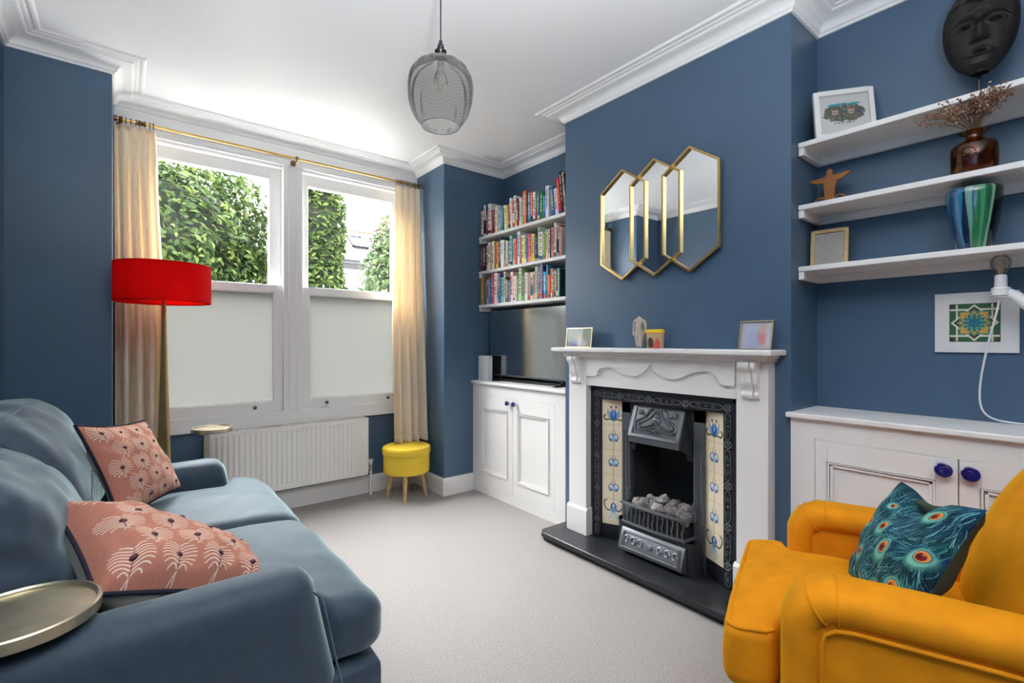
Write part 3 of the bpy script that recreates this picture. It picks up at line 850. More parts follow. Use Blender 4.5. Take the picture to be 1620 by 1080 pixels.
# ------------------------------------------------------------------ built-in cupboards
def toX(g, X, cy, cz):
    """turn a lathe standing on z into one that points along -x from (X, cy, cz)"""
    g.v = [(X-p[2], cy+p[0], cz+p[1]) for p in g.v]; return g
def door(parent, X, y0, y1, z0, z1, p, knob, kind):
    py0, py1, pz0, pz1 = p
    g = G()
    g.box(X, X+.02, y0, py0, z0, z1); g.box(X, X+.02, py1, y1, z0, z1); g.box(X, X+.02, py0, py1, z0, pz0); g.box(X, X+.02, py0, py1, pz1, z1)
    g.box(X+.006, X+.016, py0-.01, py1+.01, pz0-.01, pz1+.01)
    d = obj('door', g, M['white'], parent, bevel=.0015, seg=1)
    g = G()
    for (o, w, h) in ((0, .006, .007), (.008, .010, .004)):
        a, b, c, e = py0+o, py1-o, pz0+o, pz1-o
        g.box(X-h, X+.008, a, a+w, c, e); g.box(X-h, X+.008, b-w, b, c, e); g.box(X-h, X+.008, a, b, c, c+w); g.box(X-h, X+.008, a, b, e-w, e)
    obj('panel_moulding', g, M['white'], d, bevel=.002)
    if kind == 'ball':
        g = G().lathe([(.006, 0), (.006, .012), (.009, .014)], 12, (0,0,0), cap1=True)
        kn = obj('knob', toX(g, X, *knob), M['chrome'], d, smooth=True)
        g = G().lathe([(.008, .013), (.016, .018), (.019, .026), (.016, .034), (.008, .038), (.001, .039)], 10, (0,0,0))
        obj('glass_bead', toX(g, X, *knob), M['cobalt'], kn, smooth=False); kn['label'] = 'faceted cobalt glass knob'
    else:
        g = G().lathe([(.010, 0), (.010, .012), (.016, .018), (.0235, .024), (.0245, .029), (.021, .032), (.012, .031), (.010, .034), (.001, .035)], 32, (0,0,0))
        kn = obj('knob', toX(g, X, *knob), M['cobalt'], d, smooth=True); kn['label'] = 'round cobalt blue knob'
    return d
def cupboard(label, XF, XB, y0, y1, zt, dz0, dz1, doors, kind, ya, yb):
    t = thing('alcove_cupboard', label, 'cupboard', (XF+.15, (y0+y1)/2, 0))
    g = G()
    ys = [y0, doors[0][0]-.0015, doors[-1][1]+.0015, y1]
    g.box(XF, XF+.025, ys[0], ys[1], 0, zt-.022); g.box(XF, XF+.025, ys[2], ys[3], 0, zt-.022)
    g.box(XF, XF+.025, ys[1], ys[2], 0, dz0-.0015); g.box(XF, XF+.025, ys[1], ys[2], dz1+.0015, zt-.022)
    g.box(XF+.025, XF+.03, ys[1], ys[2], dz0-.002, dz1+.002, 1)  # dark sheet behind the doors, painting the shade in their gaps
    obj('face_frame', g, [M['white'], M['dark']], t)
    g = G(); g.box(XF+.03, XB, y0, y0+.015, 0, zt-.022); g.box(XF+.03, XB, y1-.015, y1, 0, zt-.022); g.box(XB-.01, XB, y0, y1, 0, zt-.022)
    obj('carcass', g, M['white'], t)
    obj('worktop', G().box(XF-.022, XB, ya, yb, zt-.022, zt), M['white'], t, bevel=.005, seg=3)
    for d in doors: door(t, XF, d[0], d[1], dz0, dz1, d[2], d[3], kind)
    return t
cupboard('white two-door alcove cupboard under the television', 2.209, 2.518, 2.180, 3.243, .886, .080, .782,
         [(2.290, 2.7285, (2.345, 2.672, .175, .683), (2.692, .745)), (2.7315, 3.170, (2.790, 3.115, .175, .683), (2.768, .745))], 'ball', 2.168, 3.244)
cupboard('white two-door alcove cupboard behind the mustard armchair', 2.175, 2.473, -.215, .834, .906, .095, .803,
         [(-.117, .3115, (-.065, .258, .19, .722), (.280, .767)), (.3145, .743, (.372, .697, .19, .722), (.347, .767))], 'disc', -.219, .848)

# ------------------------------------------------------------------ shelves
def shelf(label, x0, x1, y0, y1, zt, board, lip, name, grp):
    t = thing(name, label, 'shelf', (x1, (y0+y1)/2, zt), 0, grp)
    obj('board', G().box(x0, x1, y0, y1, zt-board, zt), M['white'], t, bevel=.003)
    g = G(); g.box(x1-.022, x1, y0, y1, zt-board-lip, zt-board)
    obj('back_batten', g, M['white'], t, bevel=.002, seg=1)
    for a, b in ((y0, y0+.022), (y1-.022, y1)):
        obj('end_batten', G().box(x0+.004, x1-.022, a, b, zt-board-lip, zt-board), M['white'], t, bevel=.002, seg=1)
    return t
SHZ = (2.0565, 1.7725, 1.499)
for z, w in zip(SHZ, ('highest', 'middle', 'lowest')):
    shelf('white book-filled shelf in the window-side alcove, %s of its three' % w, 2.265, 2.519, 2.167, 3.243, z, .024, .030, 'book_shelf', 'book shelves')
for z, w in zip((2.050, 1.783, 1.520), ('holding the dark mask', 'holding the amber vase', 'holding the striped glazed vase')):
    shelf('white floating shelf in the near alcove %s' % w, 2.25, 2.473, -.218, .834, z, .022, .034, 'floating_shelf', 'floating shelves')

# ------------------------------------------------------------------ books
BOOKS=[
 (0, 3.226, 3.262, 0.211, 0, 'E9E2C8', 'cream'),
 (0, 3.182, 3.217, 0.253, 0, 'E6E4E0', 'white and black'),
 (0, 3.151, 3.179, 0.199, 0, 'A81F3A', 'crimson'),
 (0, 3.108, 3.149, 0.248, 0, 'EFEAE4', 'white'),
 (0, 3.082, 3.106, 0.189, 0, 'C9465C', 'rose red'),
 (0, 3.057, 3.081, 0.189, 0, '4A3B3A', 'black speckled'),
 (0, 3.024, 3.056, 0.203, 0, 'F0E2DC', 'pale pink'),
 (0, 3.007, 3.022, 0.202, 0, 'F2F0EC', 'thin white'),
 (0, 2.986, 3.006, 0.193, 0, '2B2A28', 'black and gold'),
 (0, 2.972, 2.985, 0.199, 0, '9CC7DE', 'pale blue'),
 (0, 2.936, 2.97, 0.194, 1, '2A7F92', 'teal'),
 (0, 2.917, 2.935, 0.193, 4, 'EFECE6', 'off-white'),
 (0, 2.892, 2.916, 0.188, 4, 'F1D84A', 'yellow'),
 (0, 2.876, 2.89, 0.183, 3, '6C8C90', 'grey-teal'),
 (0, 2.849, 2.875, 0.193, 3, 'E08A3C', 'orange'),
 (0, 2.826, 2.847, 0.23, 4, 'F0E6E2', 'blush white'),
 (0, 2.803, 2.824, 0.197, 4, 'C8404A', 'red and white'),
 (0, 2.776, 2.801, 0.238, 3, 'EDEAE2', 'tall white'),
 (0, 2.751, 2.774, 0.209, 3, '8C2B33', 'dark red'),
 (0, 2.727, 2.749, 0.208, 2, 'F4E4E4', 'pinkish white'),
 (0, 2.704, 2.726, 0.198, 2, '86D2B0', 'mint'),
 (0, 2.661, 2.703, 0.245, 2, 'EE7A2E', 'thick orange'),
 (0, 2.649, 2.66, 0.234, 2, '7A2A2C', 'oxblood'),
 (0, 2.612, 2.647, 0.228, 2, '3E6C86', 'navy and pale blue'),
 (0, 2.587, 2.611, 0.221, 2, 'E8614E', 'coral'),
 (0, 2.557, 2.586, 0.214, 2, 'EFECEC', 'white lettered'),
 (0, 2.539, 2.556, 0.204, 1, '6E8C5C', 'sage and red'),
 (0, 2.523, 2.537, 0.191, 2, '2FA0B4', 'turquoise'),
 (0, 2.504, 2.521, 0.191, 2, '27548C', 'royal blue'),
 (0, 2.469, 2.503, 0.193, 2, '1E7A3A', 'deep green'),
 (0, 2.439, 2.467, 0.168, 4, '2370A8', 'mid blue'),
 (0, 2.404, 2.438, 0.221, 5, 'E9E6EE', 'wide white'),
 (0, 2.364, 2.402, 0.203, 4, '1F6BA0', 'wide blue'),
 (0, 2.329, 2.362, 0.185, 5, 'D8D4DE', 'lilac grey'),
 (0, 2.302, 2.328, 0.25, 6, 'DB2236', 'bright red'),
 (0, 2.274, 2.3, 0.289, 6, '1C1818', 'tall black'),
 (0, 2.255, 2.273, 0.278, 4, 'EAE2C4', 'ivory'),
 (0, 2.244, 2.254, 0.266, 3, '6A2A20', 'maroon'),
 (1, 3.208, 3.235, 0.21, 0, '7E2A3C', 'maroon'),
 (1, 3.16, 3.207, 0.22, 0, '1E1C22', 'thick black'),
 (1, 3.125, 3.158, 0.203, 0, 'E4CF80', 'straw yellow'),
 (1, 3.098, 3.123, 0.223, 0, 'E6E2E6', 'black lettered white'),
 (1, 3.081, 3.096, 0.21, 0, 'C9B4C8', 'pale lilac'),
 (1, 3.041, 3.079, 0.225, 0, 'F0DFA6', 'cream yellow'),
 (1, 3.021, 3.039, 0.205, 0, '7C6630', 'dark gold'),
 (1, 2.981, 3.019, 0.201, 0, 'EE8A3E', 'orange'),
 (1, 2.967, 2.98, 0.186, 0, '6E3A28', 'brown'),
 (1, 2.946, 2.965, 0.238, 0, '2A5C66', 'dark teal'),
 (1, 2.903, 2.944, 0.213, 0, 'ECE8D8', 'thick cream'),
 (1, 2.876, 2.901, 0.202, 0, 'A89888', 'taupe'),
 (1, 2.855, 2.875, 0.198, 0, 'DDE8D2', 'pale green white'),
 (1, 2.829, 2.853, 0.194, 0, '9C8490', 'grey mauve'),
 (1, 2.795, 2.827, 0.228, 1, '86CDB2', 'mint'),
 (1, 2.77, 2.794, 0.199, 1, 'CFCAC4', 'light grey'),
 (1, 2.742, 2.769, 0.199, 1, 'EC6E5E', 'coral'),
 (1, 2.706, 2.74, 0.245, 1, 'E8EAEE', 'tall white lettered'),
 (1, 2.685, 2.704, 0.194, 0, 'A8485C', 'dusty red'),
 (1, 2.643, 2.684, 0.207, 0, 'F2E08C', 'pale yellow'),
 (1, 2.618, 2.641, 0.206, 0, '8CA4B8', 'blue grey'),
 (1, 2.597, 2.616, 0.206, 0, 'D86CB0', 'magenta pink'),
 (1, 2.571, 2.596, 0.202, 0, 'C4405C', 'crimson'),
 (1, 2.537, 2.57, 0.201, 0, 'F4C41E', 'bright yellow'),
 (1, 2.52, 2.536, 0.192, 0, '9A948E', 'grey'),
 (1, 2.497, 2.519, 0.198, 0, '1E241E', 'black'),
 (1, 2.478, 2.496, 0.238, 0, 'B8DCBC', 'tall pale green'),
 (1, 2.44, 2.477, 0.198, 0, 'E6ECE2', 'wide white'),
 (1, 2.414, 2.439, 0.183, 0, '7AA42E', 'lime green'),
 (1, 2.382, 2.412, 0.2, 0, 'D8CE9C', 'olive cream'),
 (1, 2.361, 2.381, 0.204, 0, 'EDE6E6', 'white'),
 (1, 2.35, 2.36, 0.196, 0, '3A2A38', 'dark plum'),
 (1, 2.321, 2.349, 0.206, 0, 'EE8470', 'salmon'),
 (1, 2.299, 2.32, 0.235, 0, 'F0E4E0', 'tall blush'),
 (1, 2.271, 2.298, 0.217, 0, 'A49C92', 'grey and black'),
 (1, 2.253, 2.269, 0.209, 0, 'D8502A', 'orange red'),
 (1, 2.243, 2.252, 0.198, 0, 'DDD6CE', 'pale stone'),
 (2, 3.174, 3.222, 0.222, 0, 'B48C4C', 'tan'),
 (2, 3.139, 3.172, 0.192, 0, '2E2024', 'dark brown'),
 (2, 3.105, 3.137, 0.199, 0, 'B0A4B4', 'lilac grey'),
 (2, 3.071, 3.103, 0.216, 0, '2E74B0', 'blue'),
 (2, 3.032, 3.069, 0.242, 0, 'D43C4E', 'red'),
 (2, 2.991, 3.031, 0.242, 0, 'EDE8DE', 'white lettered'),
 (2, 2.968, 2.989, 0.234, 0, 'D8B8A4', 'peach and teal'),
 (2, 2.943, 2.967, 0.226, 0, '4050A8', 'indigo'),
 (2, 2.906, 2.941, 0.199, 0, '64C29E', 'mint green'),
 (2, 2.883, 2.905, 0.239, 0, 'D8D2C0', 'black lettered cream'),
 (2, 2.866, 2.881, 0.198, 0, '6A3A22', 'brown'),
 (2, 2.845, 2.864, 0.172, 0, 'C2B29C', 'beige'),
 (2, 2.83, 2.844, 0.17, 0, '20262E', 'thin black'),
 (2, 2.812, 2.829, 0.169, 0, '2888B0', 'cerulean'),
 (2, 2.777, 2.81, 0.228, 0, 'F2C8C4', 'rose pink'),
 (2, 2.748, 2.776, 0.191, 0, 'F0DACC', 'pale peach'),
 (2, 2.726, 2.746, 0.193, 0, 'DCE8DC', 'mint white'),
 (2, 2.708, 2.724, 0.168, 0, 'A89098', 'mauve grey'),
 (2, 2.671, 2.707, 0.244, 0, 'C2E2A0', 'tall lime'),
 (2, 2.637, 2.67, 0.18, 0, '76BC78', 'leaf green'),
 (2, 2.6, 2.636, 0.203, 0, 'EDE4DA', 'cream'),
 (2, 2.57, 2.598, 0.199, 0, 'B4727C', 'dusty pink'),
 (2, 2.54, 2.568, 0.2, 0, 'D2E0DE', 'white and teal'),
 (2, 2.513, 2.539, 0.202, 0, 'F2A88C', 'apricot'),
 (2, 2.483, 2.512, 0.234, 0, 'A8C8A0', 'tall sage'),
 (2, 2.452, 2.482, 0.226, 0, '6C5470', 'purple'),
 (2, 2.435, 2.451, 0.245, 0, 'B6A8CC', 'tall lilac'),
 (2, 2.421, 2.434, 0.234, 0, '1E2A58', 'navy'),
 (2, 2.395, 2.42, 0.188, 0, '1FA6D6', 'cyan'),
 (2, 2.376, 2.394, 0.233, 0, '3C8AB4', 'tall blue'),
 (2, 2.349, 2.375, 0.161, 0, 'F05A3C', 'coral red'),
 (2, 2.334, 2.348, 0.202, 0, 'F0B070', 'thin orange'),
 (2, 2.311, 2.333, 0.195, 0, 'B4782E', 'golden brown'),
 (2, 2.291, 2.31, 0.184, 0, 'D6CCD2', 'pale lilac'),
 (2, 2.275, 2.29, 0.195, 0, '26244A', 'dark navy'),
 (2, 2.258, 2.274, 0.197, 0, '9CD0B8', 'aqua'),
 (2, 2.245, 2.257, 0.191, 0, '2A4048', 'slate'),
]

ROWN = ('top', 'middle', 'bottom')
ORD = 'first second third fourth fifth sixth seventh eighth ninth tenth eleventh twelfth thirteenth fourteenth fifteenth sixteenth seventeenth eighteenth nineteenth twentieth'.split()
def ordinal(n):
    if n <= 20: return ORD[n-1]
    tens = {2: 'twenty', 3: 'thirty'}[n//10]
    if n % 10 == 0: return {2: 'twentieth', 3: 'thirtieth'}[n//10]
    return tens+'-'+ORD[n % 10-1]
NB = len(BOOKS); CW, CH = 20, 160
cv = Cv(CW*64, CH*2, (.5, .5, .5)); R = np.random.RandomState(11)
for i, b in enumerate(BOOKS):
    c = hexc(b[5]); cx = (i % 64)*CW; cy = (i//64)*CH
    cv.rect(cx, cy, cx+CW, cy+CH, c)
    lum = sum(c)/3; nm = b[6]
    ink = [(.08,.08,.10),(.55,.10,.12),(.10,.22,.42)][R.randint(3)] if lum > .55 else [(.95,.93,.88),(.92,.80,.45),(.9,.9,.9)][R.randint(3)]
    if 'black' in nm and lum > .5: ink = (.05,.05,.06)
    sec = {'teal': (.15,.5,.55), 'red': (.78,.15,.2), 'gold': (.8,.62,.25), 'blue': (.35,.6,.75), 'green': (.2,.55,.3), 'white': (.92,.9,.86), 'black': (.08,.08,.09)}
    parts = nm.split(' and ')
    if len(parts) == 2:
        for k, s_ in sec.items():
            if k in parts[1]:
                h0 = R.randint(5, 30); cv.rect(cx, cy+h0, cx+CW, cy+h0+R.randint(35, 70), s_)
    elif R.rand() < .35:
        h0 = R.randint(2, 12); c2 = [(.95,.9,.85),(.85,.3,.25),(.2,.4,.55),(.9,.75,.3),(.15,.15,.18)][R.randint(5)]
        cv.rect(cx, cy+h0, cx+CW, cy+h0+R.randint(10, 32), c2)
    big = 'lettered' in nm or R.rand() < .35
    y = cy+R.randint(30, 50); y1 = cy+CH-R.randint(8, 26)
    while y < y1:
        w = R.randint(4, 9); lw = CW*(.55 if big else .3)*(.8+.4*R.rand())
        if R.rand() < .86: cv.rect(cx+CW/2-lw/2, y, cx+CW/2+lw/2, y+w*.7, ink, .85)
        y += w
    cv.rect(cx, cy, cx+1, cy+CH, tuple(x*.75 for x in c)); cv.rect(cx+CW-1, cy, cx+CW, cy+CH, tuple(x*.75 for x in c))
M['spine'] = mat('book_cover_print', 'FFFFFF', .45, image=cv.image('spine_sheet'), spec=.4)
AW, AH = CW*64, CH*2
cnt = [0, 0, 0]; cur = [3.238]*3; pl = [0]*3
def lean_of(i):
    r = BOOKS[i][0]; k = i-sum(1 for b in BOOKS if b[0] < r)
    return (4 if 10 < k < 19 else 6 if k > 31 else 0) if r == 0 else 0
need = [sum(b[2]-b[1] for b in BOOKS if b[0] == r) for r in range(3)]
for r in range(3):
    last = 0
    for i, b in enumerate(BOOKS):
        if b[0] == r:
            q = lean_of(i)
            if q and q != last: need[r] += b[3]*math.sin(math.radians(q))/.95
            last = q
for i, (row, y0, y1, h, ln_, hx, nm) in enumerate(BOOKS):
    # fill the shelf from the window-side pier to the chimney breast
    ln_ = lean_of(i); ang = math.radians(ln_)
    w = (y1-y0)*min(1.0, (3.238-2.200)/need[row])
    if ln_ and ln_ != pl[row]: cur[row] -= h*math.sin(ang)+.001
    y1 = cur[row]; y0 = y1-w+.0008; cur[row] = y1-w/math.cos(ang) if ln_ else y1-w
    if pl[row] and not ln_: pass
    pl[row] = ln_
    cnt[row] += 1
    w = y1-y0; R2 = frnd(i); dep = min(.215, max(.10, h*.68))+R2.uniform(-.008, .008)
    xs = 2.278+R2.uniform(-.002, .006); tk = min(.0018, w*.14)
    cx = (i % 64)*CW; cy = (i//64)*CH
    U = lambda p, q: ((cx+.5+p*(CW-1))/AW, (cy+.5+q*(CH-1))/AH)
    g = G()
    # cover: spine slightly rounded, two boards; page block set in
    bow = min(.003, w*.15)
    sp_ = [(xs+bow, y1), (xs+bow*.3, y1-w*.2), (xs, (y0+y1)/2), (xs+bow*.3, y0+w*.2), (xs+bow, y0)]
    for k in range(4):
        p, q = sp_[k], sp_[k+1]
        g.face([(p[0], p[1], 0), (q[0], q[1], 0), (q[0], q[1], h), (p[0], p[1], h)], 0, [U(k/4, 0), U((k+1)/4, 0), U((k+1)/4, 1), U(k/4, 1)])
    edge = [U(.04, .5)]*4
    for (ya, yb) in ((y0, y0+tk), (y1-tk, y1)):
        b0 = len(g.f); g.box(xs+bow, xs+dep, ya, yb, 0, h)
        for f_ in range(b0, len(g.f)): g.uv[f_] = edge
    b0 = len(g.f); g.box(xs+bow, xs+bow+.002, y0, y1, 0, h)
    for f_ in range(b0, len(g.f)): g.uv[f_] = edge
    g.box(xs+bow+.002, xs+dep-.004, y0+tk, y1-tk, .003, h-.004, 1)
    if ln_:
        # lean towards the window end
        nv = []
        for (x, y, z) in g.v:
            dy = y-y1
            nv.append((x, y1+dy*math.cos(ang)+z*math.sin(ang), z*math.cos(ang)-dy*math.sin(ang)))
        mn = min(p[2] for p in nv)
        g.v = [(p[0], p[1], p[2]-mn+SHZ[row]+.0003) for p in nv]
    else:
        g.v = [(p[0], p[1], p[2]+SHZ[row]+.0003) for p in g.v]
    o = obj('book', g, [M['spine'], M['pages']], None, weld=False)
    tag(o, '%s book on the %s book shelf, %s from the window end' % (nm, ROWN[row], ordinal(cnt[row])), 'book', 'books on the %s shelf' % ROWN[row])

# ------------------------------------------------------------------ television and router
t = thing('television', 'black flat-screen television on the white cupboard', 'television', (2.37, 2.72, .886))
obj('casing', G().box(2.352, 2.385, 2.235, 3.205, .925, 1.452), M['black'], t, bevel=.003)
obj('screen', G().box(2.3495, 2.353, 2.242, 3.198, .938, 1.446), M['tvscreen'], t)
obj('bezel', G().box(2.3475, 2.352, 2.235, 3.205, .925, .938), M['iron_grey'], t)
for y in (2.36, 3.06):
    g = G(); g.box(2.345, 2.40, y-.012, y+.012, .895, .93); g.box(2.27, 2.46, y-.012, y+.012, .8865, .897)
    obj('foot', g, M['black'], t, bevel=.002)
obj('stand_bar', G().box(2.335, 2.345, 2.36, 3.06, .888, .906), M['black'], t)
t = thing('router', 'white upright router box at the end of the television', 'router', (2.28, 3.165, .886))
obj('casing', G().box(2.252, 2.306, 3.105, 3.232, .888, 1.085), M['plastic'], t, bevel=.006, seg=3)
obj('base', G().box(2.256, 2.302, 3.11, 3.227, .886, .889), M['plastic'], t)
g = G(); 
for k in range(4): g.box(2.2515, 2.253, 3.205-.012*k-.007, 3.205-.012*k, .905, .910)
obj('indicator_light', g, M['iron_grey'], t)

# ------------------------------------------------------------------ white mantelpiece
t = thing('mantelpiece', 'white painted wooden mantelpiece around the fireplace', 'mantelpiece', (2.15, 1.485, .06))
obj('shelf', G().box(2.026, 2.183, .852, 2.136, 1.140, 1.165), M['white'], t, bevel=.007, seg=3)
g = G(); g.box(2.062, 2.183, .880, 2.092, 1.126, 1.140); g.box(2.078, 2.183, .89, 2.08, 1.112, 1.127)
obj('bed_moulding', g, M['white'], t, bevel=.004)
obj('frieze', G().box(2.126, 2.183, 1.034, 1.928, .943, 1.115), M['white'], t)
wav = [(1.919, .999), (1.847, 1.003), (1.836, 1.026), (1.812, 1.045), (1.772, 1.056), (1.717, 1.047), (1.642, 1.022), (1.591, 1.013), (1.541, 1.029), (1.510, 1.052), (1.497, 1.066), (1.483, 1.082), (1.468, 1.076), (1.460, 1.053), (1.418, 1.027), (1.356, 1.014), (1.304, 1.024), (1.246, 1.050), (1.191, 1.062), (1.152, 1.056), (1.125, 1.040), (1.107, 1.010), (1.096, 1.002), (1.040, 1.002)]
def spl(P, n=5):
    out = []
    for i in range(len(P)-1):
        p0, p1, p2, p3 = P[max(0, i-1)], P[i], P[i+1], P[min(len(P)-1, i+2)]
        for k in range(n):
            s = k/n
            out.append(tuple(.5*((2*b)+(-a+c)*s+(2*a-5*b+4*c-d)*s*s+(-a+3*b-3*c+d)*s**3) for a, b, c, d in zip(p0, p1, p2, p3)))
    out.append(P[-1]); return out
sw = spl(wav, 4)
g = G()
n = len(sw)
fr = [(2.108, p[0], p[1]) for p in sw]; ft = [(2.108, p[0], 1.113) for p in sw]
bk = [(2.127, p[0], p[1]) for p in sw]
v = fr+ft+bk; f = []
for i in range(n-1):
    f.append((i, i+1, n+i+1, n+i)); f.append((i, 2*n+i, 2*n+i+1, i+1))
g.add(v, f); g.face([fr[0], ft[0], (2.127, sw[0][0], 1.113), bk[0]]); g.face([fr[-1], ft[-1], (2.127, sw[-1][0], 1.113), bk[-1]])
obj('carved_apron', g, M['white'], t)
for (ya, yb) in ((1.926, 2.066), (.899, 1.036)):
    obj('pilaster', G().box(2.115, 2.183, ya, yb, .215, 1.113), M['white'], t, bevel=.003)
    g = G(); g.prism([(2.104, .060), (2.104, .205), (2.115, .218), (2.183, .218), (2.183, .060)], 'y', ya-.010, yb+.010)
    obj('plinth', g, M['white'], t, bevel=.002)
    yc = (ya+yb)/2
    P0 = spl([(2.115, 1.113), (2.058, 1.112), (2.050, 1.100), (2.054, 1.085), (2.068, 1.066), (2.074, 1.045), (2.078, 1.02), (2.090, 1.000), (2.094, .985), (2.088, .970), (2.094, .956), (2.106, .951), (2.116, .953)], 4)
    co_ = []
    for (o0, o1, dx) in ((-.036, -.018, .007), (-.013, .013, 0), (.018, .036, .007)):
        g = G(); g.prism([(min(2.117, p[0]+dx), p[1]) for p in P0], 'y', yc+o0, yc+o1)
        co_.append(g)
    g = G()
    for h in co_: g.add(h.v, h.f)
    g.prism([(min(2.117, p[0]+.018), p[1]) for p in P0], 'y', yc-.034, yc+.034)
    obj('corbel', g, M['white'], t, smooth=True, angle=35)

# ------------------------------------------------------------------ hearth slab and cast iron fireplace
t = thing('hearth', 'black slate hearth slab in front of the fireplace', 'hearth', (2.05, 1.5, 0))
obj('slab', G().prism([(1.945, .856), (2.205, .856), (2.205, 2.160), (1.98, 2.165), (1.945, 2.130)], 'z', .030, .060), M['hearth'], t, bevel=.006, seg=3)
obj('plinth', G().box(1.975, 2.183, .858, 2.145, 0, .030), M['hearth'], t)
t = thing('fireplace', 'black cast iron fireplace insert with tiled side panels', 'fireplace', (2.2, 1.485, .06))
YC = 1.485
g = G()
for a, b in ((1.068, 1.118), (1.852, 1.912)): g.box(2.160, 2.186, a, b, .060, .925)
g.box(2.160, 2.186, 1.118, 1.852, .866, .925)
g.box(2.156, 2.166, 1.905, 1.926, .06, .945); g.box(2.156, 2.166, 1.036, 1.074, .06, .945); g.box(2.156, 2.166, 1.036, 1.926, .915, .945)
obj('outer_frame', g, M['iron'], t, bevel=.003)
g = G()
def ringx(y, z, r, tr, x=2.158, n=14): g.tube([(x, y+r*math.cos(2*PI*k/n), z+r*math.sin(2*PI*k/n)) for k in range(n)], tr, 6, closed=True)
def roundel(y, z):
    ringx(y, z, .016, .0032); 
    for a in (PI/4, -PI/4): g.tube([(2.158, y-.012*math.cos(a), z-.012*math.sin(a)), (2.156, y, z), (2.158, y+.012*math.cos(a), z+.012*math.sin(a))], .0028, 6)
def oblong(y, z, L, vert):
    hw = .0135
    pts = []
    for k in range(20):
        a = 2*PI*k/20; c_, s_ = math.cos(a), math.sin(a); q = (abs(c_)**3.5+abs(s_)**3.5)**(-1/3.5)
        d1, d2 = L/2*c_*q, hw*s_*q
        pts.append((2.158, y+(d2 if vert else d1), z+(d1 if vert else d2)))
    g.tube(pts, .0032, 6, closed=True)
    for sg in (-1, 1):
        pts = []
        for k in range(14):
            a = k/13*2.4*PI; rr = .009*(1-k/16); o = sg*L*.22
            d1, d2 = o+rr*1.5*math.cos(a)*sg, rr*math.sin(a)
            pts.append((2.157, y+(d2 if vert else d1), z+(d1 if vert else d2)))
        g.tube(pts, .0026, 6)
    for q in (-.03, 0, .03):
        if abs(q) < L*.16: g.ball((2.158, y+(0 if vert else q), z+(q if vert else 0)), .006, 8, 5)
zt = .893
ry = [1.880, 1.715, 1.522, 1.310, 1.095]
for y in ry: roundel(y, zt)
for a, b in zip(ry[:-1], ry[1:]): oblong((a+b)/2, zt, abs(a-b)-.05, False)
rz = [.893, .725, .535, .345, .165]
for yy in (1.880, 1.095):
    for z in rz[1:]: roundel(yy, z)
    for a, b in zip(rz[:-1], rz[1:]): oblong(yy, (a+b)/2, abs(a-b)-.05, True)
    oblong(yy, .105, .06, True)
obj('relief_border', g, M['iron_grey'], t, smooth=True, angle=60)
# painted tile columns
TW, TH_ = 128, 640
def tilecol(tall_seed):
    cv = Cv(TW, TH_, (.925, .865, .745)); cv.noise(.02, tall_seed, 3, 3)
    B1, B2, B3, GR = (.22, .38, .66), (.45, .62, .83), (.70, .80, .90), (.36, .42, .25)
    INK = (.30, .36, .50)
    c = TW/2
    cv.line([(c, 85), (c, 545)], 2.2, INK)
    def tulip(y, s):
        for q in (-1, 1):
            cv.line(spl([(c, y-26*s), (c+q*22, y-20*s), (c+q*44, y-24*s), (c+q*54, y-8*s), (c+q*46, y+2*s)], 6), 7, GR)
            cv.line(spl([(c+q*40, y-26*s), (c+q*52, y-14*s), (c+q*52, y-4*s)], 5), 2, (.2,.25,.2))
            cv.poly([(c+q*6, y-24*s), (c+q*28, y-4*s), (c+q*30, y+26*s), (c+q*18, y+12*s), (c+q*10, y+30*s)], B2)
            cv.line(spl([(c+q*8, y-20*s), (c+q*34, y), (c+q*30, y+34*s)], 6), 3, (.45,.50,.42))
            cv.ell(c+q*14, y+42*s, 5, 6, INK)
            cv.line([(c+q*4, y+10*s), (c+q*14, y+40*s)], 2, INK)
        cv.ell(c, y+2*s, 16, 27, B1); cv.ell(c, y+12*s, 8, 18, B2)
        cv.ell(c, y-20*s, 9, 7, B1)
    def medal(y):
        for q in (-1, 1):
            cv.ell(c+q*13, y, 15, 17, INK); cv.ell(c+q*13, y+1, 11, 13, B3); cv.ell(c+q*16, y+3, 6, 8, (.9, .88, .82))
            cv.line([(c+q*8, y+14), (c+q*12, y+34)], 2, INK)
            cv.line(spl([(c+q*26, y), (c+q*20, y-18), (c+q*6, y-20)], 5), 4, B1)
        cv.ell(c, y-6, 8, 10, B2); cv.ell(c, y-6, 4, 6, (.85, .86, .80))
    tulip(560, 1); medal(448); medal(320); medal(192)
    # drooping flower at the foot
    y = 82
    for q in (-1, 1):
        cv.line(spl([(c+q*10, y-6), (c+q*34, y-10), (c+q*50, y+10), (c+q*52, y+34), (c+q*40, y+40)], 6), 7, (.38, .42, .40))
        cv.line(spl([(c+q*6, y+6), (c+q*14, y-34), (c+q*24, y-52)], 5), 7, B3)
    cv.ell(c, y+8, 17, 20, B1); cv.ell(c, y+14, 7, 9, (.85, .82, .85)); cv.ell(c, y-22, 10, 30, (.80, .86, .84)); cv.ell(c, y-8, 12, 14, B2)
    for k in range(1, 5): cv.rect(0, 128*k-1, TW, 128*k+1, (.80, .70, .56))
    return cv.image('tile_column')
M['tile'] = mat('glazed_floral_tile', 'EDE0C4', .12, image=tilecol(1), coat=.4)
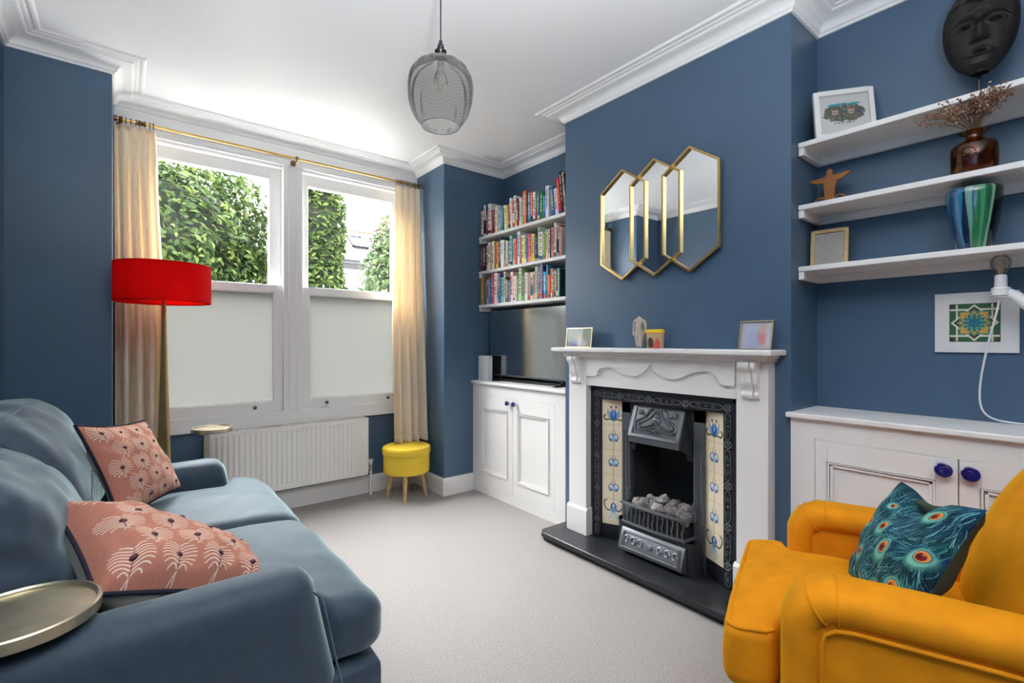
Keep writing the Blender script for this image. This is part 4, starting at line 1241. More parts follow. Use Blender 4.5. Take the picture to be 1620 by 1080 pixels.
for (yl, yr, xl, xr) in ((1.850, 1.728, 2.170, 2.222), (1.242, 1.120, 2.222, 2.170)):
    g = G()
    g.face([(xl, yl, .145), (xr, yr, .145), (xr, yr, .864), (xl, yl, .864)], 0, [(0, 0), (1, 0), (1, 1), (0, 1)])
    g.face([(xl+.008, yl, .145), (xr+.008, yr, .145), (xr+.008, yr, .864), (xl+.008, yl, .864)], 1)
    obj('tile_panel', g, [M['tile'], M['iron']], t)['label'] = 'cream tiles with blue tulips'
    g = G(); g.prism([(xl, yl), (xr, yr), (xr+.02, yr), (xl+.02, yl)], 'z', .06, .145)
    obj('tile_kerb', g, M['iron'], t)
g = G()
g.box(2.205, 2.235, 1.676, 1.735, .06, .866); g.box(2.205, 2.235, 1.236, 1.294, .06, .866); g.box(2.205, 2.235, 1.236, 1.735, .80, .87)
for y in (1.722, 1.700, 1.684, 1.286, 1.270, 1.248): g.tube([(2.205, y, .30), (2.205, y, .70)], .006, 8)
obj('inner_frame', g, M['iron_grey'], t, smooth=True, angle=40)
g = G()
for q in (1.676, 1.294):
    g.face([(2.235, q, .06), (2.44, YC+(q-YC)*.75, .06), (2.44, YC+(q-YC)*.75, .80), (2.235, q, .80)])
g.face([(2.44, YC+.143, .06), (2.44, YC-.143, .06), (2.40, YC-.143, .80), (2.40, YC+.143, .80)])
g.face([(2.235, 1.676, .80), (2.235, 1.294, .80), (2.44, YC-.143, .80), (2.44, YC+.143, .80)])
g.face([(2.235, 1.676, .062), (2.235, 1.294, .062), (2.44, YC-.143, .062), (2.44, YC+.143, .062)])
obj('firebox', g, M['dark'], t)
# sloping hood with whiplash relief
ys0, ys1 = 1.640, 1.332
g = G(); g.prism([(2.215, .860), (2.202, .860), (2.136, .692), (2.136, .657), (2.150, .657), (2.215, .72)], 'y', ys1, ys0)
hood = obj('hood', g, M['iron_grey'], t, bevel=.003)
for q, s_ in ((1.640, 1), (1.332, -1)):
    g = G(); g.face([(2.212, q+s_*.0005, .86), (2.212, q+s_*.034, .86), (2.212, q+s_*.034, .62), (2.140, q+s_*.0005, .66)])
    g.prism([(2.203, .86), (2.203, .60), (2.212, .60), (2.212, .86)], 'y', q+s_*.001, q+s_*.034)
    obj('hood_cheek', g, M['iron'], hood)
A_ = Vector((2.202, 0, .860)); B_ = Vector((2.136, 0, .692)); HN = Vector((-(A_.z-B_.z), 0, A_.x-B_.x)).normalized()
def hp(s, u, h=0):
    p = B_+(A_-B_)*u+HN*h; return (p.x, ys0+(ys1-ys0)*s, p.z)
g = G()
for (s0, s1, u0, u1) in ((.0, .07, 0, 1), (.93, 1, 0, 1), (0, 1, 0, .08), (0, 1, .90, 1)):
    a = [hp(s0, u0), hp(s1, u0), hp(s1, u1), hp(s0, u1)]; b = [hp(s0, u0, .006), hp(s1, u0, .006), hp(s1, u1, .006), hp(s0, u1, .006)]
    g.add(a+b, [(4,5,6,7), (0,1,5,4), (1,2,6,5), (2,3,7,6), (3,0,4,7)])
obj('hood_border', g, M['iron_grey'], hood, bevel=.0015, seg=1)
g = G()
for m in (1, -1):
    S = lambda s, u, h=.004: hp(.5+m*(s-.5), u, h)
    for path, r in (([(.40,.88),(.33,.80),(.30,.68),(.22,.56),(.12,.46),(.09,.34),(.13,.24),(.26,.22),(.40,.30),(.50,.34)], .0056),
                    ([(.47,.86),(.42,.72),(.36,.60),(.27,.50),(.19,.42),(.17,.34),(.24,.30),(.36,.36),(.46,.42)], .0050),
                    ([(.20,.72),(.28,.60),(.20,.44),(.11,.40)], .0042),
                    ([(.36,.20),(.42,.26),(.48,.22),(.46,.16),(.40,.16)], .0042)):
        g.tube([S(*p) for p in spl(path, 5)], r, 6)
    for k in range(6):
        a = 2*PI*k/6; g.ball(S(.165+.032*math.cos(a), .745+.055*math.sin(a)), .0065, 8, 5)
    g.ball(S(.165, .745), .007, 8, 5)
g.ball(hp(.5, .50, .001), (.010, .030, .026), 14, 8); g.ball(hp(.5, .62, .001), (.008, .018, .022), 12, 8); g.ball(hp(.5, .76, .001), (.006, .007, .018), 10, 6)
for s in (.44, .5, .56): g.ball(hp(s, .24, .001), (.006, .010, .008), 8, 6)
obj('hood_relief', g, M['iron_grey'], hood, smooth=True)
# grate
g = G(); g.box(2.128, 2.30, 1.300, 1.650, .060, .222)
g.lathe([(.060, .06), (.054, .10), (.050, .16), (.056, .222)], 24, (2.178, 1.285, 0)); g.lathe([(.060, .06), (.054, .10), (.050, .16), (.056, .222)], 24, (2.178, 1.668, 0))
gr = obj('grate', g, M['iron'], t, smooth=True, angle=40)
g = G()
def bow(y): return 2.118-.010*math.cos((y-1.475)/.19*PI/2)
for z, r in ((.325, .010), (.226, .009)):
    g.tube([(2.21, 1.668, z)]+[(bow(1.660-.37*k/12), 1.660-.37*k/12, z) for k in range(13)]+[(2.21, 1.284, z)], r, 8)
obj('grate_rail', g, M['iron_grey'], gr, smooth=True)
for k in range(14):
    y = 1.652-.354*k/13
    obj('grate_bar', G().tube([(bow(y)-.002, y, .226), (bow(y)-.004, y+(.004 if k % 2 else 0), .26), (bow(y)-.001, y-(.004 if k % 2 else 0), .29), (bow(y)-.002, y, .325)], .0042, 7), M['iron_grey'], gr, smooth=True)
for y in (1.672, 1.280):
    g = G()
    for k in range(4): g.tube([(2.190, y, .335+.016*k), (2.190, y, .347+.016*k)], .015-.001*k, 10)
    g.tube([(2.19, y, .31), (2.19, y, .40)], .008, 8)
    obj('grate_finial', g, M['iron_grey'], gr, smooth=True, angle=40)
g = G(); g.prism([(2.122, .195), (2.112, .185), (2.080, .095), (2.084, .082), (2.128, .072), (2.128, .195)], 'y', 1.285, 1.665)
ap = obj('ash_cover', g, M['iron_grey'], t, bevel=.004)
g = G()
def apn(s, u, h=.002): return (2.112-.032*(1-u)-h*.94, 1.655-.36*s, .095+.09*u+h*.3)
for a, b in ((.03, .06), (.94, .97)):
    g.tube([apn(a, .1), apn(a, .9)], .004, 6); g.tube([apn(b, .1), apn(b, .9)], .003, 6)
g.tube([apn(.03, .08), apn(.97, .08)], .004, 6); g.tube([apn(.03, .92), apn(.97, .92)], .004, 6)
g.ball(apn(.5, .5), (.006, .016, .016), 12, 8)
for m in (-1, 1):
    for c_ in (.16, .28, .40):
        g.tube([apn(.5+m*(c_+.05*math.cos(a)*(1-a/9)), .5+.26*math.sin(a)*(1-a/9)) for a in [k*.42 for k in range(16)]], .0036, 6)
obj('ash_cover_relief', g, M['iron_bright'], ap, smooth=True)
M['coal'] = mat('grey_ceramic_coal', (.22, .20, .19), .9, bump=(30, .8, .006), var=(9, .75))
R = frnd(5)
cs = [(1.60,2.17,.322,.026),(1.555,2.165,.330,.030),(1.51,2.175,.326,.028),(1.465,2.165,.330,.032),(1.43,2.19,.330,.026),(1.385,2.165,.330,.034),(1.34,2.17,.326,.028),(1.545,2.225,.345,.030),(1.48,2.225,.362,.036),(1.41,2.225,.352,.034),(1.35,2.23,.345,.030),(1.315,2.20,.318,.022),(1.62,2.22,.318,.022),(1.57,2.20,.300,.03),(1.44,2.20,.295,.03),(1.50,2.20,.295,.032),(1.36,2.20,.295,.032),(1.31,2.16,.305,.02)]
for k, (y, x, z, r) in enumerate(cs):
    bm = bmesh.new(); bmesh.ops.create_icosphere(bm, subdivisions=3, radius=1)
    g = G(); s0 = [R.uniform(.75, 1.25) for _ in range(3)]
    vv = []
    for q in bm.verts:
        p = q.co; d = 1+.38*vnoise((p.x*1.9+k*3, p.y*1.9, p.z*1.9), k)+.14*vnoise((p.x*5, p.y*5+k, p.z*5), k+40)
        vv.append((x+p.x*r*d*s0[0], y+p.y*r*d*s0[1], z+p.z*r*d*s0[2]))
    g.add(vv, [tuple(w.index for w in f.verts) for f in bm.faces]); bm.free()
    o = obj('coal', g, M['coal'], None, smooth=True, angle=25)
    tag(o, 'grey ceramic coal heaped in the black fire grate', 'coal', 'coals in the fire grate')
tag(obj('coal_bed', G().box(2.135, 2.30, 1.305, 1.645, .224, .285), M['dark'], None), 'dark ash bed under the coals in the fire grate', 'ash')

# ------------------------------------------------------------------ triple hexagon mirror
t = thing('mirror', 'wall mirror of three overlapping gold hexagons above the mantelpiece', 'mirror', (2.17, 1.49, 1.85))
def hexa(yc, s=0):
    k = .1545-s
    return [(yc, 2.157-s*1.25), (yc-k, 2.052-s*.6), (yc-k, 1.642+s*.6), (yc, 1.540+s*1.25), (yc+k, 1.642+s*.6), (yc+k, 2.052-s*.6)]
for yc in (1.692, 1.486, 1.284):
    O, I = hexa(yc), hexa(yc, .0105)
    g = G(); x0, x1 = 2.146, 2.166
    for i in range(6):
        j = (i+1) % 6
        q = [O[i], O[j], I[j], I[i]]
        g.face([(x0, *q[0]), (x0, *q[1]), (x0, *q[2]), (x0, *q[3])]); g.face([(x1, *q[3]), (x1, *q[2]), (x1, *q[1]), (x1, *q[0])])
        g.face([(x0, *O[i]), (x1, *O[i]), (x1, *O[j]), (x0, *O[j])]); g.face([(x0, *I[j]), (x1, *I[j]), (x1, *I[i]), (x0, *I[i])])
    obj('frame', g, M['gold'], t, bevel=.0012, seg=1)
    off = {1.692: 0, 1.486: .0006, 1.284: .0012}[yc]
    g = G(); g.prism(hexa(yc, .006), 'x', 2.160+off, 2.165+off)
    obj('mirror_glass', g, M['mirror'], t)
obj('backing', G().box(2.165, 2.183, 1.25, 1.72, 1.70, 1.98), M['black'], t)

# ------------------------------------------------------------------ things on the mantelpiece
def photo(blobs, bg, name):
    cv = Cv(120, 80, bg)
    for (x, y, rx, ry, c, s_) in blobs: cv.ell(x*120, y*80, rx*120, ry*80, c, 0, .9, s_)
    cv.blur(30); return cv.image(name)
M['photoA'] = mat('blurred_family_photo', '888888', .35, image=photo([(.25,.7,.4,.4,(.36,.42,.36),20),(.5,.45,.14,.25,(.66,.52,.44),10),(.35,.2,.22,.2,(.30,.34,.55),12),(.62,.2,.2,.3,(.62,.60,.60),12),(.85,.7,.2,.4,(.42,.48,.40),20)], (.42,.48,.42), 'photo_print'))
M['photoB'] = mat('blurred_portrait_photo', '888888', .35, image=photo([(.25,.6,.3,.5,(.72,.74,.80),20),(.45,.35,.25,.35,(.66,.68,.80),14),(.70,.5,.14,.35,(.84,.50,.47),12),(.68,.75,.12,.2,(.80,.68,.64),10),(.95,.6,.15,.5,(.78,.78,.80),14)], (.76,.75,.78), 'photo_print'))
def leanframe(name, label, P, w, h, th, yaw, lean, fw, fm, img, mount=None, stand=True, cat='picture frame', facing=PI):
    """framed picture: P = middle of its foot, yaw turns it about z, lean tilts it back"""
    t = thing(name, label, cat, P)
    Rm = Matrix.Translation(P) @ Matrix.Rotation(yaw, 4, 'Z') @ Matrix.Rotation(lean, 4, 'Y')
    # local: x = depth (+x away from viewer), y = width (+y = viewer's left), z = up
    T = lambda g: (setattr(g, 'v', [tuple(Rm @ Vector(p)) for p in g.v]), g)[1]
    g = G()
    for (a, b, c, d) in ((-w/2, -w/2+fw, 0, h), (w/2-fw, w/2, 0, h), (-w/2+fw, w/2-fw, 0, fw), (-w/2+fw, w/2-fw, h-fw, h)): g.box(0, th, a, b, c, d)
    obj('frame', T(g), fm, t, bevel=.0015, seg=1)
    g = G(); a, b, c, d = -w/2+fw, w/2-fw, fw, h-fw
    xp = th*.55
    g.face([(xp, b, c), (xp, a, c), (xp, a, d), (xp, b, d)], 0, [(0, 0), (1, 0), (1, 1), (0, 1)])
    g.box(xp+.001, th-.0005, a, b, c, d, 1)
    obj('print', T(g), [img, M['black']], t)
    g = G(); g.box(xp-.002, xp-.0008, a, b, c, d)
    obj('glazing', T(g), M['picglass'], t)
    if stand:
        # strut reaching back down to the shelf
        hz = h*.6; bx = th+hz*math.tan(lean)+.03
        inv = Rm.inverted(); top = Vector((th, 0, hz)); wt = Rm @ top
        ft = Vector((wt.x+.035*math.cos(yaw), wt.y+.035*math.sin(yaw), P[2]))
        if abs(lean) > 0: obj('strut', G().tube([tuple(wt), tuple(ft)], .004, 6), M['black'], t)
    return t
leanframe('photo_frame', 'thin brass frame with a blurred green photo beside the television', (2.088, 1.968, 1.165), .205, .117, .008, 0.0, .12, .0045, M['brass'], M['photoA'])
leanframe('photo_frame', 'silver-edged frame with a blurred pale photo at the armchair end of the mantelpiece', (2.092, .948, 1.165), .140, .128, .016, 0.0, .22, .005, M['brass'], M['photoB'])
# headless torso sculpture
t = thing('torso_sculpture', 'small pale stone sculpture of a headless female torso', 'sculpture', (2.10, 1.540, 1.165))
SKV = [((0,0,.085),(.024,.018)),((0,0,.105),(.019,.015)),((-.001,0,.125),(.022,.016)),((-.002,0,.142),(.024,.014)),((0,0,.153),(.011,.010)),((0,0,.168),(.008,.008)),
       ((0,.014,.066),(.017,.016)),((.0,.012,.035),(.0125,.012)),((.001,.009,.004),(.009,.009)),
       ((0,-.014,.066),(.017,.016)),((-.004,-.012,.035),(.0125,.012)),((.001,-.009,.004),(.009,.009)),
       ((0,.030,.143),(.010,.010)),((.003,.037,.115),(.0075,.0075)),((.0,.036,.088),(.0065,.0065)),((-.012,.028,.066),(.0055,.0055)),
       ((0,-.030,.143),(.010,.010)),((.003,-.037,.115),(.0075,.0075)),((.0,-.036,.088),(.0065,.0065)),((-.012,-.028,.066),(.0055,.0055)),
       ((-.014,.0115,.131),(.0095,.0095)),((-.014,-.0115,.131),(.0095,.0095))]
SKE = [(0,1),(1,2),(2,3),(3,4),(4,5),(0,6),(6,7),(7,8),(0,9),(9,10),(10,11),(3,12),(12,13),(13,14),(14,15),(3,16),(16,17),(17,18),(18,19),(2,20),(2,21)]
me = bpy.data.meshes.new('torso'); me.from_pydata([v for v, r in SKV], SKE, []); so = bpy.data.objects.new('torso', me); COL.objects.link(so)
md = so.modifiers.new('skin', 'SKIN'); md.use_smooth_shade = True
for i, (v, r) in enumerate(SKV):
    me.skin_vertices[0].data[i].radius = r
    me.skin_vertices[0].data[i].use_root = (i == 0)
so.modifiers.new('sub', 'SUBSURF').levels = 2; so.modifiers['sub'].render_levels = 2
me.materials.append(M['stone']); so.parent = t; WM['torso'] = WM[t.name]
# candle pot
t = thing('candle_pot', 'cream patterned pot with yellow lid beside the torso sculpture', 'pot', (2.085, 1.432, 1.165))
cv = Cv(256, 96, (.80, .66, .50))
for (x, y, rx, ry, c) in ((.63,.55,18,30,(.86,.36,.34)),(.44,.35,26,20,(.66,.46,.34)),(.50,.75,16,14,(.34,.26,.24)),(.30,.6,24,22,(.86,.80,.70)),(.85,.5,26,30,(.80,.60,.44)),(.12,.4,30,26,(.86,.36,.34)),(.54,.12,40,10,(.6,.25,.2)),(.36,.8,18,12,(.74,.52,.38))): cv.ell(x*256, y*96, rx, ry, c)
obj('body', G().lathe([(.001, 0), (.038, 0), (.041, .006), (.045, .078)], 40, (2.085, 1.432, 1.165)), mat('painted_pot', 'CCAA80', .35, image=cv.image('pot_pattern')), t, smooth=True)
obj('lid', G().lathe([(.045, .076), (.0475, .078), (.0475, .092), (.045, .096), (.001, .096)], 40, (2.085, 1.432, 1.165)), M['yellow'], t, smooth=True)
# ------------------------------------------------------------------ things on the floating shelves
# watercolour house print, standing diagonally in the corner
cv = Cv(360, 360, (.80, .80, .78)); R = np.random.RandomState(2)
for _ in range(420):
    x, y = 25+310*R.rand(), 105+180*R.rand()
    if ((x-180)/150)**2+((y-200)/82)**2 > 1: continue
    cv.ell(x, y, 8+14*R.rand(), 6+9*R.rand(), [(.22,.32,.30),(.30,.40,.30),(.40,.40,.28),(.26,.34,.40),(.45,.33,.28)][R.randint(5)], R.rand()*3, .65, 3)
for _ in range(26): cv.ell(70+220*R.rand(), 268+14*R.rand(), 16+14*R.rand(), 6, (.20, .58, .68), .05, .6, 5)
for x in (118, 232):
    cv.rect(x-22, 185, x+26, 225, (.78, .66, .62)); cv.poly([(x-28, 225), (x+2, 246), (x+32, 225)], (.55, .36, .32))
    for q in (-12, 4, 18): cv.rect(x+q-3, 196, x+q+4, 212, (.30, .26, .28))
for _ in range(150): cv.ell(70+220*R.rand(), 140+50*R.rand(), 2+3*R.rand(), 2+2*R.rand(), [(.30,.42,.26),(.62,.40,.40),(.18,.24,.22),(.70,.60,.36)][R.randint(4)], 0, .8, 1)
INK = (.10, .10, .10)
def scribble(x, y, s):   # hand-lettered caption under the picture
    def L(*p): cv.line(spl([(x+a*s, y+b*s) for a, b in p], 4), 1.9, INK)
    L((0,0),(2,9),(5,2),(8,9),(10,0)); L((12,0),(13,6),(16,5)); L((24,2),(28,9),(25,11),(24,7),(30,0),(24,0),(31,4))
    L((38,0),(40,9),(43,2),(46,9),(48,0)); L((50,0),(51,6),(54,5)); L((56,1),(59,1),(56,4),(59,6))
    L((68,0),(69,11),(74,9),(69,6),(75,2),(69,0)); 
    for k in range(4): L((78+6*k,5),(78+6*k,1),(82+6*k,1),(82+6*k,5),(83+6*k,0))
    L((104,5),(106,1),(109,5),(108,12)); L((112,12),(111,0),(114,1))
scribble(110, 100, 1.25)
cv.line([(140, 78), (215, 78)], 1.5, (.5, .5, .5), .6)
M['print'] = mat('watercolour_print', 'DDDDDD', .6, image=cv.image('house_watercolour'))
yaw = math.atan2(-(.606-.787), (2.44-2.31)) - PI/2   # width runs from (2.31,.787) to (2.44,.606)
leanframe('picture_frame', 'white box frame with a colourful house watercolour beside the dark mask', (2.338, .680, 2.0525), .222, .222, .022, .62, .20, .020, M['white'], M['print'])
# printed certificate in a pine frame
cv = Cv(200, 240, (.60, .585, .55)); R = np.random.RandomState(8)
cv.line([(12, 208), (44, 208)], 4, (.2, .2, .2), .8); cv.line([(12, 194), (30, 194)], 4, (.2, .2, .2), .8)
for k in range(19):
    y = 222-11*k; x0 = 60+10*R.rand() if k < 4 else 16+30*R.rand(); x1 = 120+65*R.rand()
    x = x0
    while x < x1:
        w = 4+14*R.rand(); cv.line([(x, y), (x+w, y)], 2.6, (.36, .35, .33), .75); x += w+4
M['cert'] = mat('printed_sheet', 'AAA899', .6, image=cv.image('text_sheet'))
leanframe('certificate_frame', 'small pine frame holding a printed text sheet on the lowest floating shelf', (2.352, .752, 1.5205), .138, .168, .014, .16, .16, .014, M['pine'], M['cert'])
# wooden figure with outstretched arms
t = thing('wooden_figure', 'flat orange wooden figure with outstretched arms on a floating shelf', 'figurine', (2.385, .757, 1.783))
ol = [(-.018,.022),(-.022,.075),(-.025,.108),(-.050,.110),(-.074,.120),(-.077,.131),(-.045,.132),(-.022,.134),(-.012,.140),(-.013,.155),(-.006,.166),(.004,.167),(.012,.157),(.011,.140),(.024,.136),(.050,.138),(.077,.142),(.074,.130),(.050,.116),(.026,.108),(.020,.075),(.018,.022)]
g = G(); g.prism([(.757-a, 1.783+b) for a, b in ol], 'x', 2.379, 2.391)
obj('silhouette', g, M['orange_wood'], t, bevel=.002)
for dy in (.036, -.036):
    g = G().tube([(2.385, .757+dy+.022*math.cos(a), 1.808+.022*math.sin(a)) for a in [2*PI*k/22 for k in range(22)]], .004, 8, closed=True)
    obj('ring_foot', g, M['orange_wood'], t, smooth=True)
obj('base', G().box(2.365, 2.405, .715, .799, 1.783, 1.806), M['orange_wood'], t, bevel=.002)

# carved mask on a stand
MX, MY, MZ0, MZ1 = 2.375, .285, 2.148, 2.462
t = thing('carved_mask', 'dark carved wooden face mask on a rod above the floating shelves', 'mask', (MX, MY, 2.05))
def wid(b):
    if b < .58: k = max(0, 1-((.58-b)/.60)**2.1)
    else: k = max(0, 1-((b-.58)/.44)**2.4)
    return .101*max(.02, k**.55)
def gs(x, s): return math.exp(-(x/s)**2)
def relief(a, b):
    h = .058*max(0, (1-a*a))**.5
    x = a*wid(b)*10       # ~ -1..1 in decimetres
    # brow arcs and hollow eye fields
    for s in (-1, 1):
        ex = x-s*.40
        brow = .625-.55*ex*ex
        h += .009*gs(b-brow, .022)*(1 if abs(ex) < .42 else 0)
        h -= .011*gs(ex, .26)*gs(b-.525, .065)
        d = math.sqrt((ex/.20)**2+((b-.515)/.034)**2)
        h += .006*gs(d-1, .32)-.010*max(0, 1-d*1.3)
    # nose
    if .31 < b < .66:
        q = (.66-b)/.35
        h += (.006+.016*q)*gs(x, .085+.075*q)
    h += .010*gs(x, .18)*gs(b-.335, .022)
    # mouth
    d = math.sqrt((x/.36)**2+((b-.185+.10*x*x)/.036)**2)
    h += .010*gs(d-.75, .38)-.007*max(0, 1-d*1.9)
    h -= .005*gs(b-.26, .03)*gs(x, .25)
    # carved hair band
    if b > .80+.10*abs(x)**2*0:
        h += .005+.0022*math.sin(60*(b+abs(x)*.25))
    h += .0012*vnoise((a*4, b*22, 3), 5)
    return h*min(1, max(.02, b)/.07, max(.02, 1-b)/.05)**.5
def face(u, v):
    a, b = 2*u-1, v
    w = wid(b)
    tw = .10*(b-.5)
    y = -a*w
    xx = -relief(a, b)+.02*(b-.5)
    an = .16
    return (MX+xx*math.cos(an)-y*math.sin(an)*.6, MY+y*math.cos(an)+xx*math.sin(an)*.6, MZ0+(MZ1-MZ0)*b)
g = G(); g.grid(face, 110, 150)
def back(u, v):
    a, b = 2*u-1, v; w = wid(b); y = -a*w; xx = .022*max(0, 1-a*a)**.5*min(1, max(.02, b)/.07)**.5
    an = .16; xx += .02*(b-.5)
    return (MX+xx*math.cos(an)-y*math.sin(an)*.6, MY+y*math.cos(an)+xx*math.sin(an)*.6, MZ0+(MZ1-MZ0)*b)
g.grid(back, 30, 40, flip=True)
obj('face', g, M['mask'], t, smooth=True, angle=60)
obj('forehead_coil', G().tube([(MX-.066-.006*math.sin(k), MY-.012+.016*math.cos(k*.62), MZ0+.262+.020*math.sin(k*.62)) for k in range(14)], .007, 8), M['mask'], t, smooth=True)
obj('rod', G().tube([(MX+.008, MY+.004, 2.06), (MX+.008, MY+.004, 2.20)], .006, 10), M['black'], t, smooth=True)
obj('base', G().box(MX-.045, MX+.055, MY-.05, MY+.055, 2.0505, 2.066), M['black'], t, bevel=.003)

# amber vase with dried flowers
VX, VY = 2.305, .292
t = thing('amber_vase', 'squat amber glass vase with a flared neck on a floating shelf', 'vase', (VX, VY, 1.783))
obj('vessel', G().lathe([(.001, .002), (.050, .002), (.058, .008), (.0615, .02), (.0625, .060), (.0615, .092), (.055, .104), (.040, .112), (.026, .118), (.0225, .126), (.024, .136), (.040, .145), (.041, .147), (.038, .148), (.022, .139), (.019, .126), (.024, .116), (.038, .108), (.052, .099), (.0575, .090), (.0585, .060), (.057, .022), (.050, .010), (.001, .008)], 36, (VX, VY, 1.783), ph=.3), M['amber'], t, smooth=True, angle=50)
g = G()
R_ = .0635
g.tube([(VX-R_*.97, VY+.008+.021*math.cos(2*PI*k/20), 1.843+.021*math.sin(2*PI*k/20)) for k in range(20)], .0018, 6, closed=True)
for k in range(5):
    a = PI/2+2*PI*k/5; g.tube([(VX-R_*.975, VY+.008, 1.843), (VX-R_*.97, VY+.008+.019*math.cos(a), 1.843+.019*math.sin(a))], .0012, 5)
obj('embossed_motif', g, M['amber'], t, smooth=True)
t = thing('dried_flowers', 'bunch of dried mauve and cream flowers in the amber vase', 'dried flowers', (VX, VY, 1.90))
R = frnd(12); st = G(); b1 = G(); b2 = G()
M['mauve'] = mat('dried_mauve_blossom', (.26, .12, .085), .9, var=(60, .5)); M['dcream'] = mat('dried_cream_blossom', (.52, .36, .23), .9, var=(60, .4)); M['dstem'] = mat('dried_stem', (.30, .19, .10), .8)
for k in range(64):
    a = R.uniform(-1, 1); fwd = R.uniform(.10, 1); hgt = R.uniform(.55, 1)
    tip = (VX-.02-.10*fwd, VY+.125*a+(.02 if a > 0 else 0), 1.955+.078*hgt*(1-.35*abs(a)))
    if a < -.35: tip = (tip[0], tip[1]+.01, tip[2]+.018)
    basep = (VX+R.uniform(-.008, .008), VY+R.uniform(-.008, .008), 1.80+R.uniform(0, .03))
    nk = (VX-.012*fwd, VY+.014*a, 1.928)
    md_ = tuple((nk[i]+tip[i])/2+(.012 if i == 2 else 0) for i in range(3))
    st.tube(spl([basep, nk, md_, tip], 4), .0008, 4)
    bb = b2 if (k % 7 in (2, 5) or (.0 < a < .35 and k % 3 == 0)) else b1
    for j in range(11):
        q = R.random(); c = [md_[i]*(1-q)+tip[i]*q+R.gauss(0, .0085) for i in range(3)]
        c[2] = min(c[2], 2.016 if c[0] > 2.23 else 2.045)
        s_ = R.uniform(.0022, .0048)
        bb.ball(c, (s_, s_*R.uniform(.7, 1.2), s_*R.uniform(.7, 1.3)), 5, 4)
obj('stems', st, M['dstem'], t); obj('mauve_blossom', b1, M['mauve'], t); obj('cream_blossom', b2, M['dcream'], t)

# striped glazed vase
cv = Cv(512, 192, (.05, .20, .34)); R = np.random.RandomState(3)
def band(x0, x1, c, wob=6):
    pts = []
    for k in range(13): pts.append((x0+wob*math.sin(k*.9+x0), k*16))
    for k in range(12, -1, -1): pts.append((x1+wob*math.sin(k*.8+x1), k*16))
    cv.poly(pts, c)
def vaseart():
    for o in (0, 256):
        band(o+6, o+34, (.07,.28,.46)); band(o+26, o+42, (.16,.46,.62)); band(o+40, o+60, (.03,.12,.22)); band(o+56, o+76, (.42,.60,.56))
        band(o+72, o+130, (.18,.44,.28)); band(o+92, o+104, (.30,.56,.40), 3); band(o+112, o+124, (.14,.36,.24), 3); band(o+122, o+136, (.46,.66,.56))
        band(o+134, o+212, (.055,.055,.035)); cv.rect(o+136, 160, o+206, 178, (.20,.12,.08), .8)
        band(o+206, o+222, (.03,.08,.12)); band(o+218, o+250, (.14,.34,.48))
    cv.noise(.03, 1, 2, 24)
vaseart(); cv.blur(2)
t = thing('glazed_vase', 'large glazed vase striped blue, green and black on the lowest floating shelf', 'vase', (2.33, .296, 1.52))
obj('vessel', G().lathe([(.001, 0), (.042, 0), (.046, .004), (.055, .04), (.066, .09), (.0735, .15), (.0765, .195), (.0755, .210), (.073, .214), (.069, .210), (.069, .19), (.062, .09), (.045, .012), (.001, .010)], 56, (2.33, .296, 1.52), ph=2.35), mat('streaked_glaze', '20506A', .1, image=cv.image('glaze_print'), coat=.8), t, smooth=True, angle=60)

# mounted tile print on the alcove wall
cv = Cv(300, 220, (.86, .855, .85))
def tileart():
    x0, y0, x1, y1 = 57, 40, 237, 178; cx, cy = (x0+x1)/2, (y0+y1)/2; W, H = (x1-x0)/2, (y1-y0)/2
    cv.rect(x0, y0, x1, y1, (.14, .36, .22))
    P = lambda a, b: (cx+a*W, cy+b*H)
    for sx in (-1, 1):
        for sy in (-1, 1): cv.poly([P(sx*1, sy*1), P(sx*.78, sy*1), P(sx*1, sy*.66)], (.25, .13, .10))
    cr = (.86, .84, .76)
    for s_ in (-1, 1):
        cv.line([P(s_*.70, -1), P(s_*.70, 1)], 7, cr); cv.line([P(-1, s_*.70), P(1, s_*.70)], 7, cr)
    cv.poly([P(0, .98), P(.96, 0), P(0, -.98), P(-.96, 0)], cr); cv.poly([P(0, .86), P(.84, 0), P(0, -.86), P(-.84, 0)], (.24, .10, .07))
    cv.rect(*P(-.60, -.62), *P(.60, .62), (.35, .55, .45)); cv.rect(*P(-.54, -.56), *P(.54, .56), (.85, .62, .25))
    cv.poly([P(0, .74), P(.74, 0), P(0, -.74), P(-.74, 0)], (.30, .50, .38)); 
    def star(n, r0, r1, c, ph=0): cv.poly([P((r0 if k % 2 == 0 else r1)*math.cos(ph+PI*k/n), (r0 if k % 2 == 0 else r1)*math.sin(ph+PI*k/n)) for k in range(2*n)], c)
    star(12, .64, .44, (.88, .66, .28)); star(12, .54, .36, (.15, .42, .38)); star(12, .48, .30, (.30, .62, .56), PI/12); star(8, .36, .20, (.10, .22, .26)); star(8, .30, .17, (.10, .46, .56)); cv.ell(cx, cy, 16, 13, (.08, .42, .52))
    cv.line([(x0, y0), (x1, y0), (x1, y1), (x0, y1), (x0, y0)], 2, (.2, .14, .12))
tileart()
t = thing('mounted_print', 'white mounted print of a green star tile pattern on the alcove wall', 'picture', (2.47, .309, 1.27))
g = G(); g.box(2.463, 2.4735, .195, .423, 1.159, 1.383, 1)
g.face([(2.4625, .423, 1.159), (2.4625, .195, 1.159), (2.4625, .195, 1.383), (2.4625, .423, 1.383)], 0, [(0, 0), (1, 0), (1, 1), (0, 1)])
obj('board', g, [mat('star_tile_print', 'FFFFFF', .6, image=cv.image('star_tile')), M['white']], t)

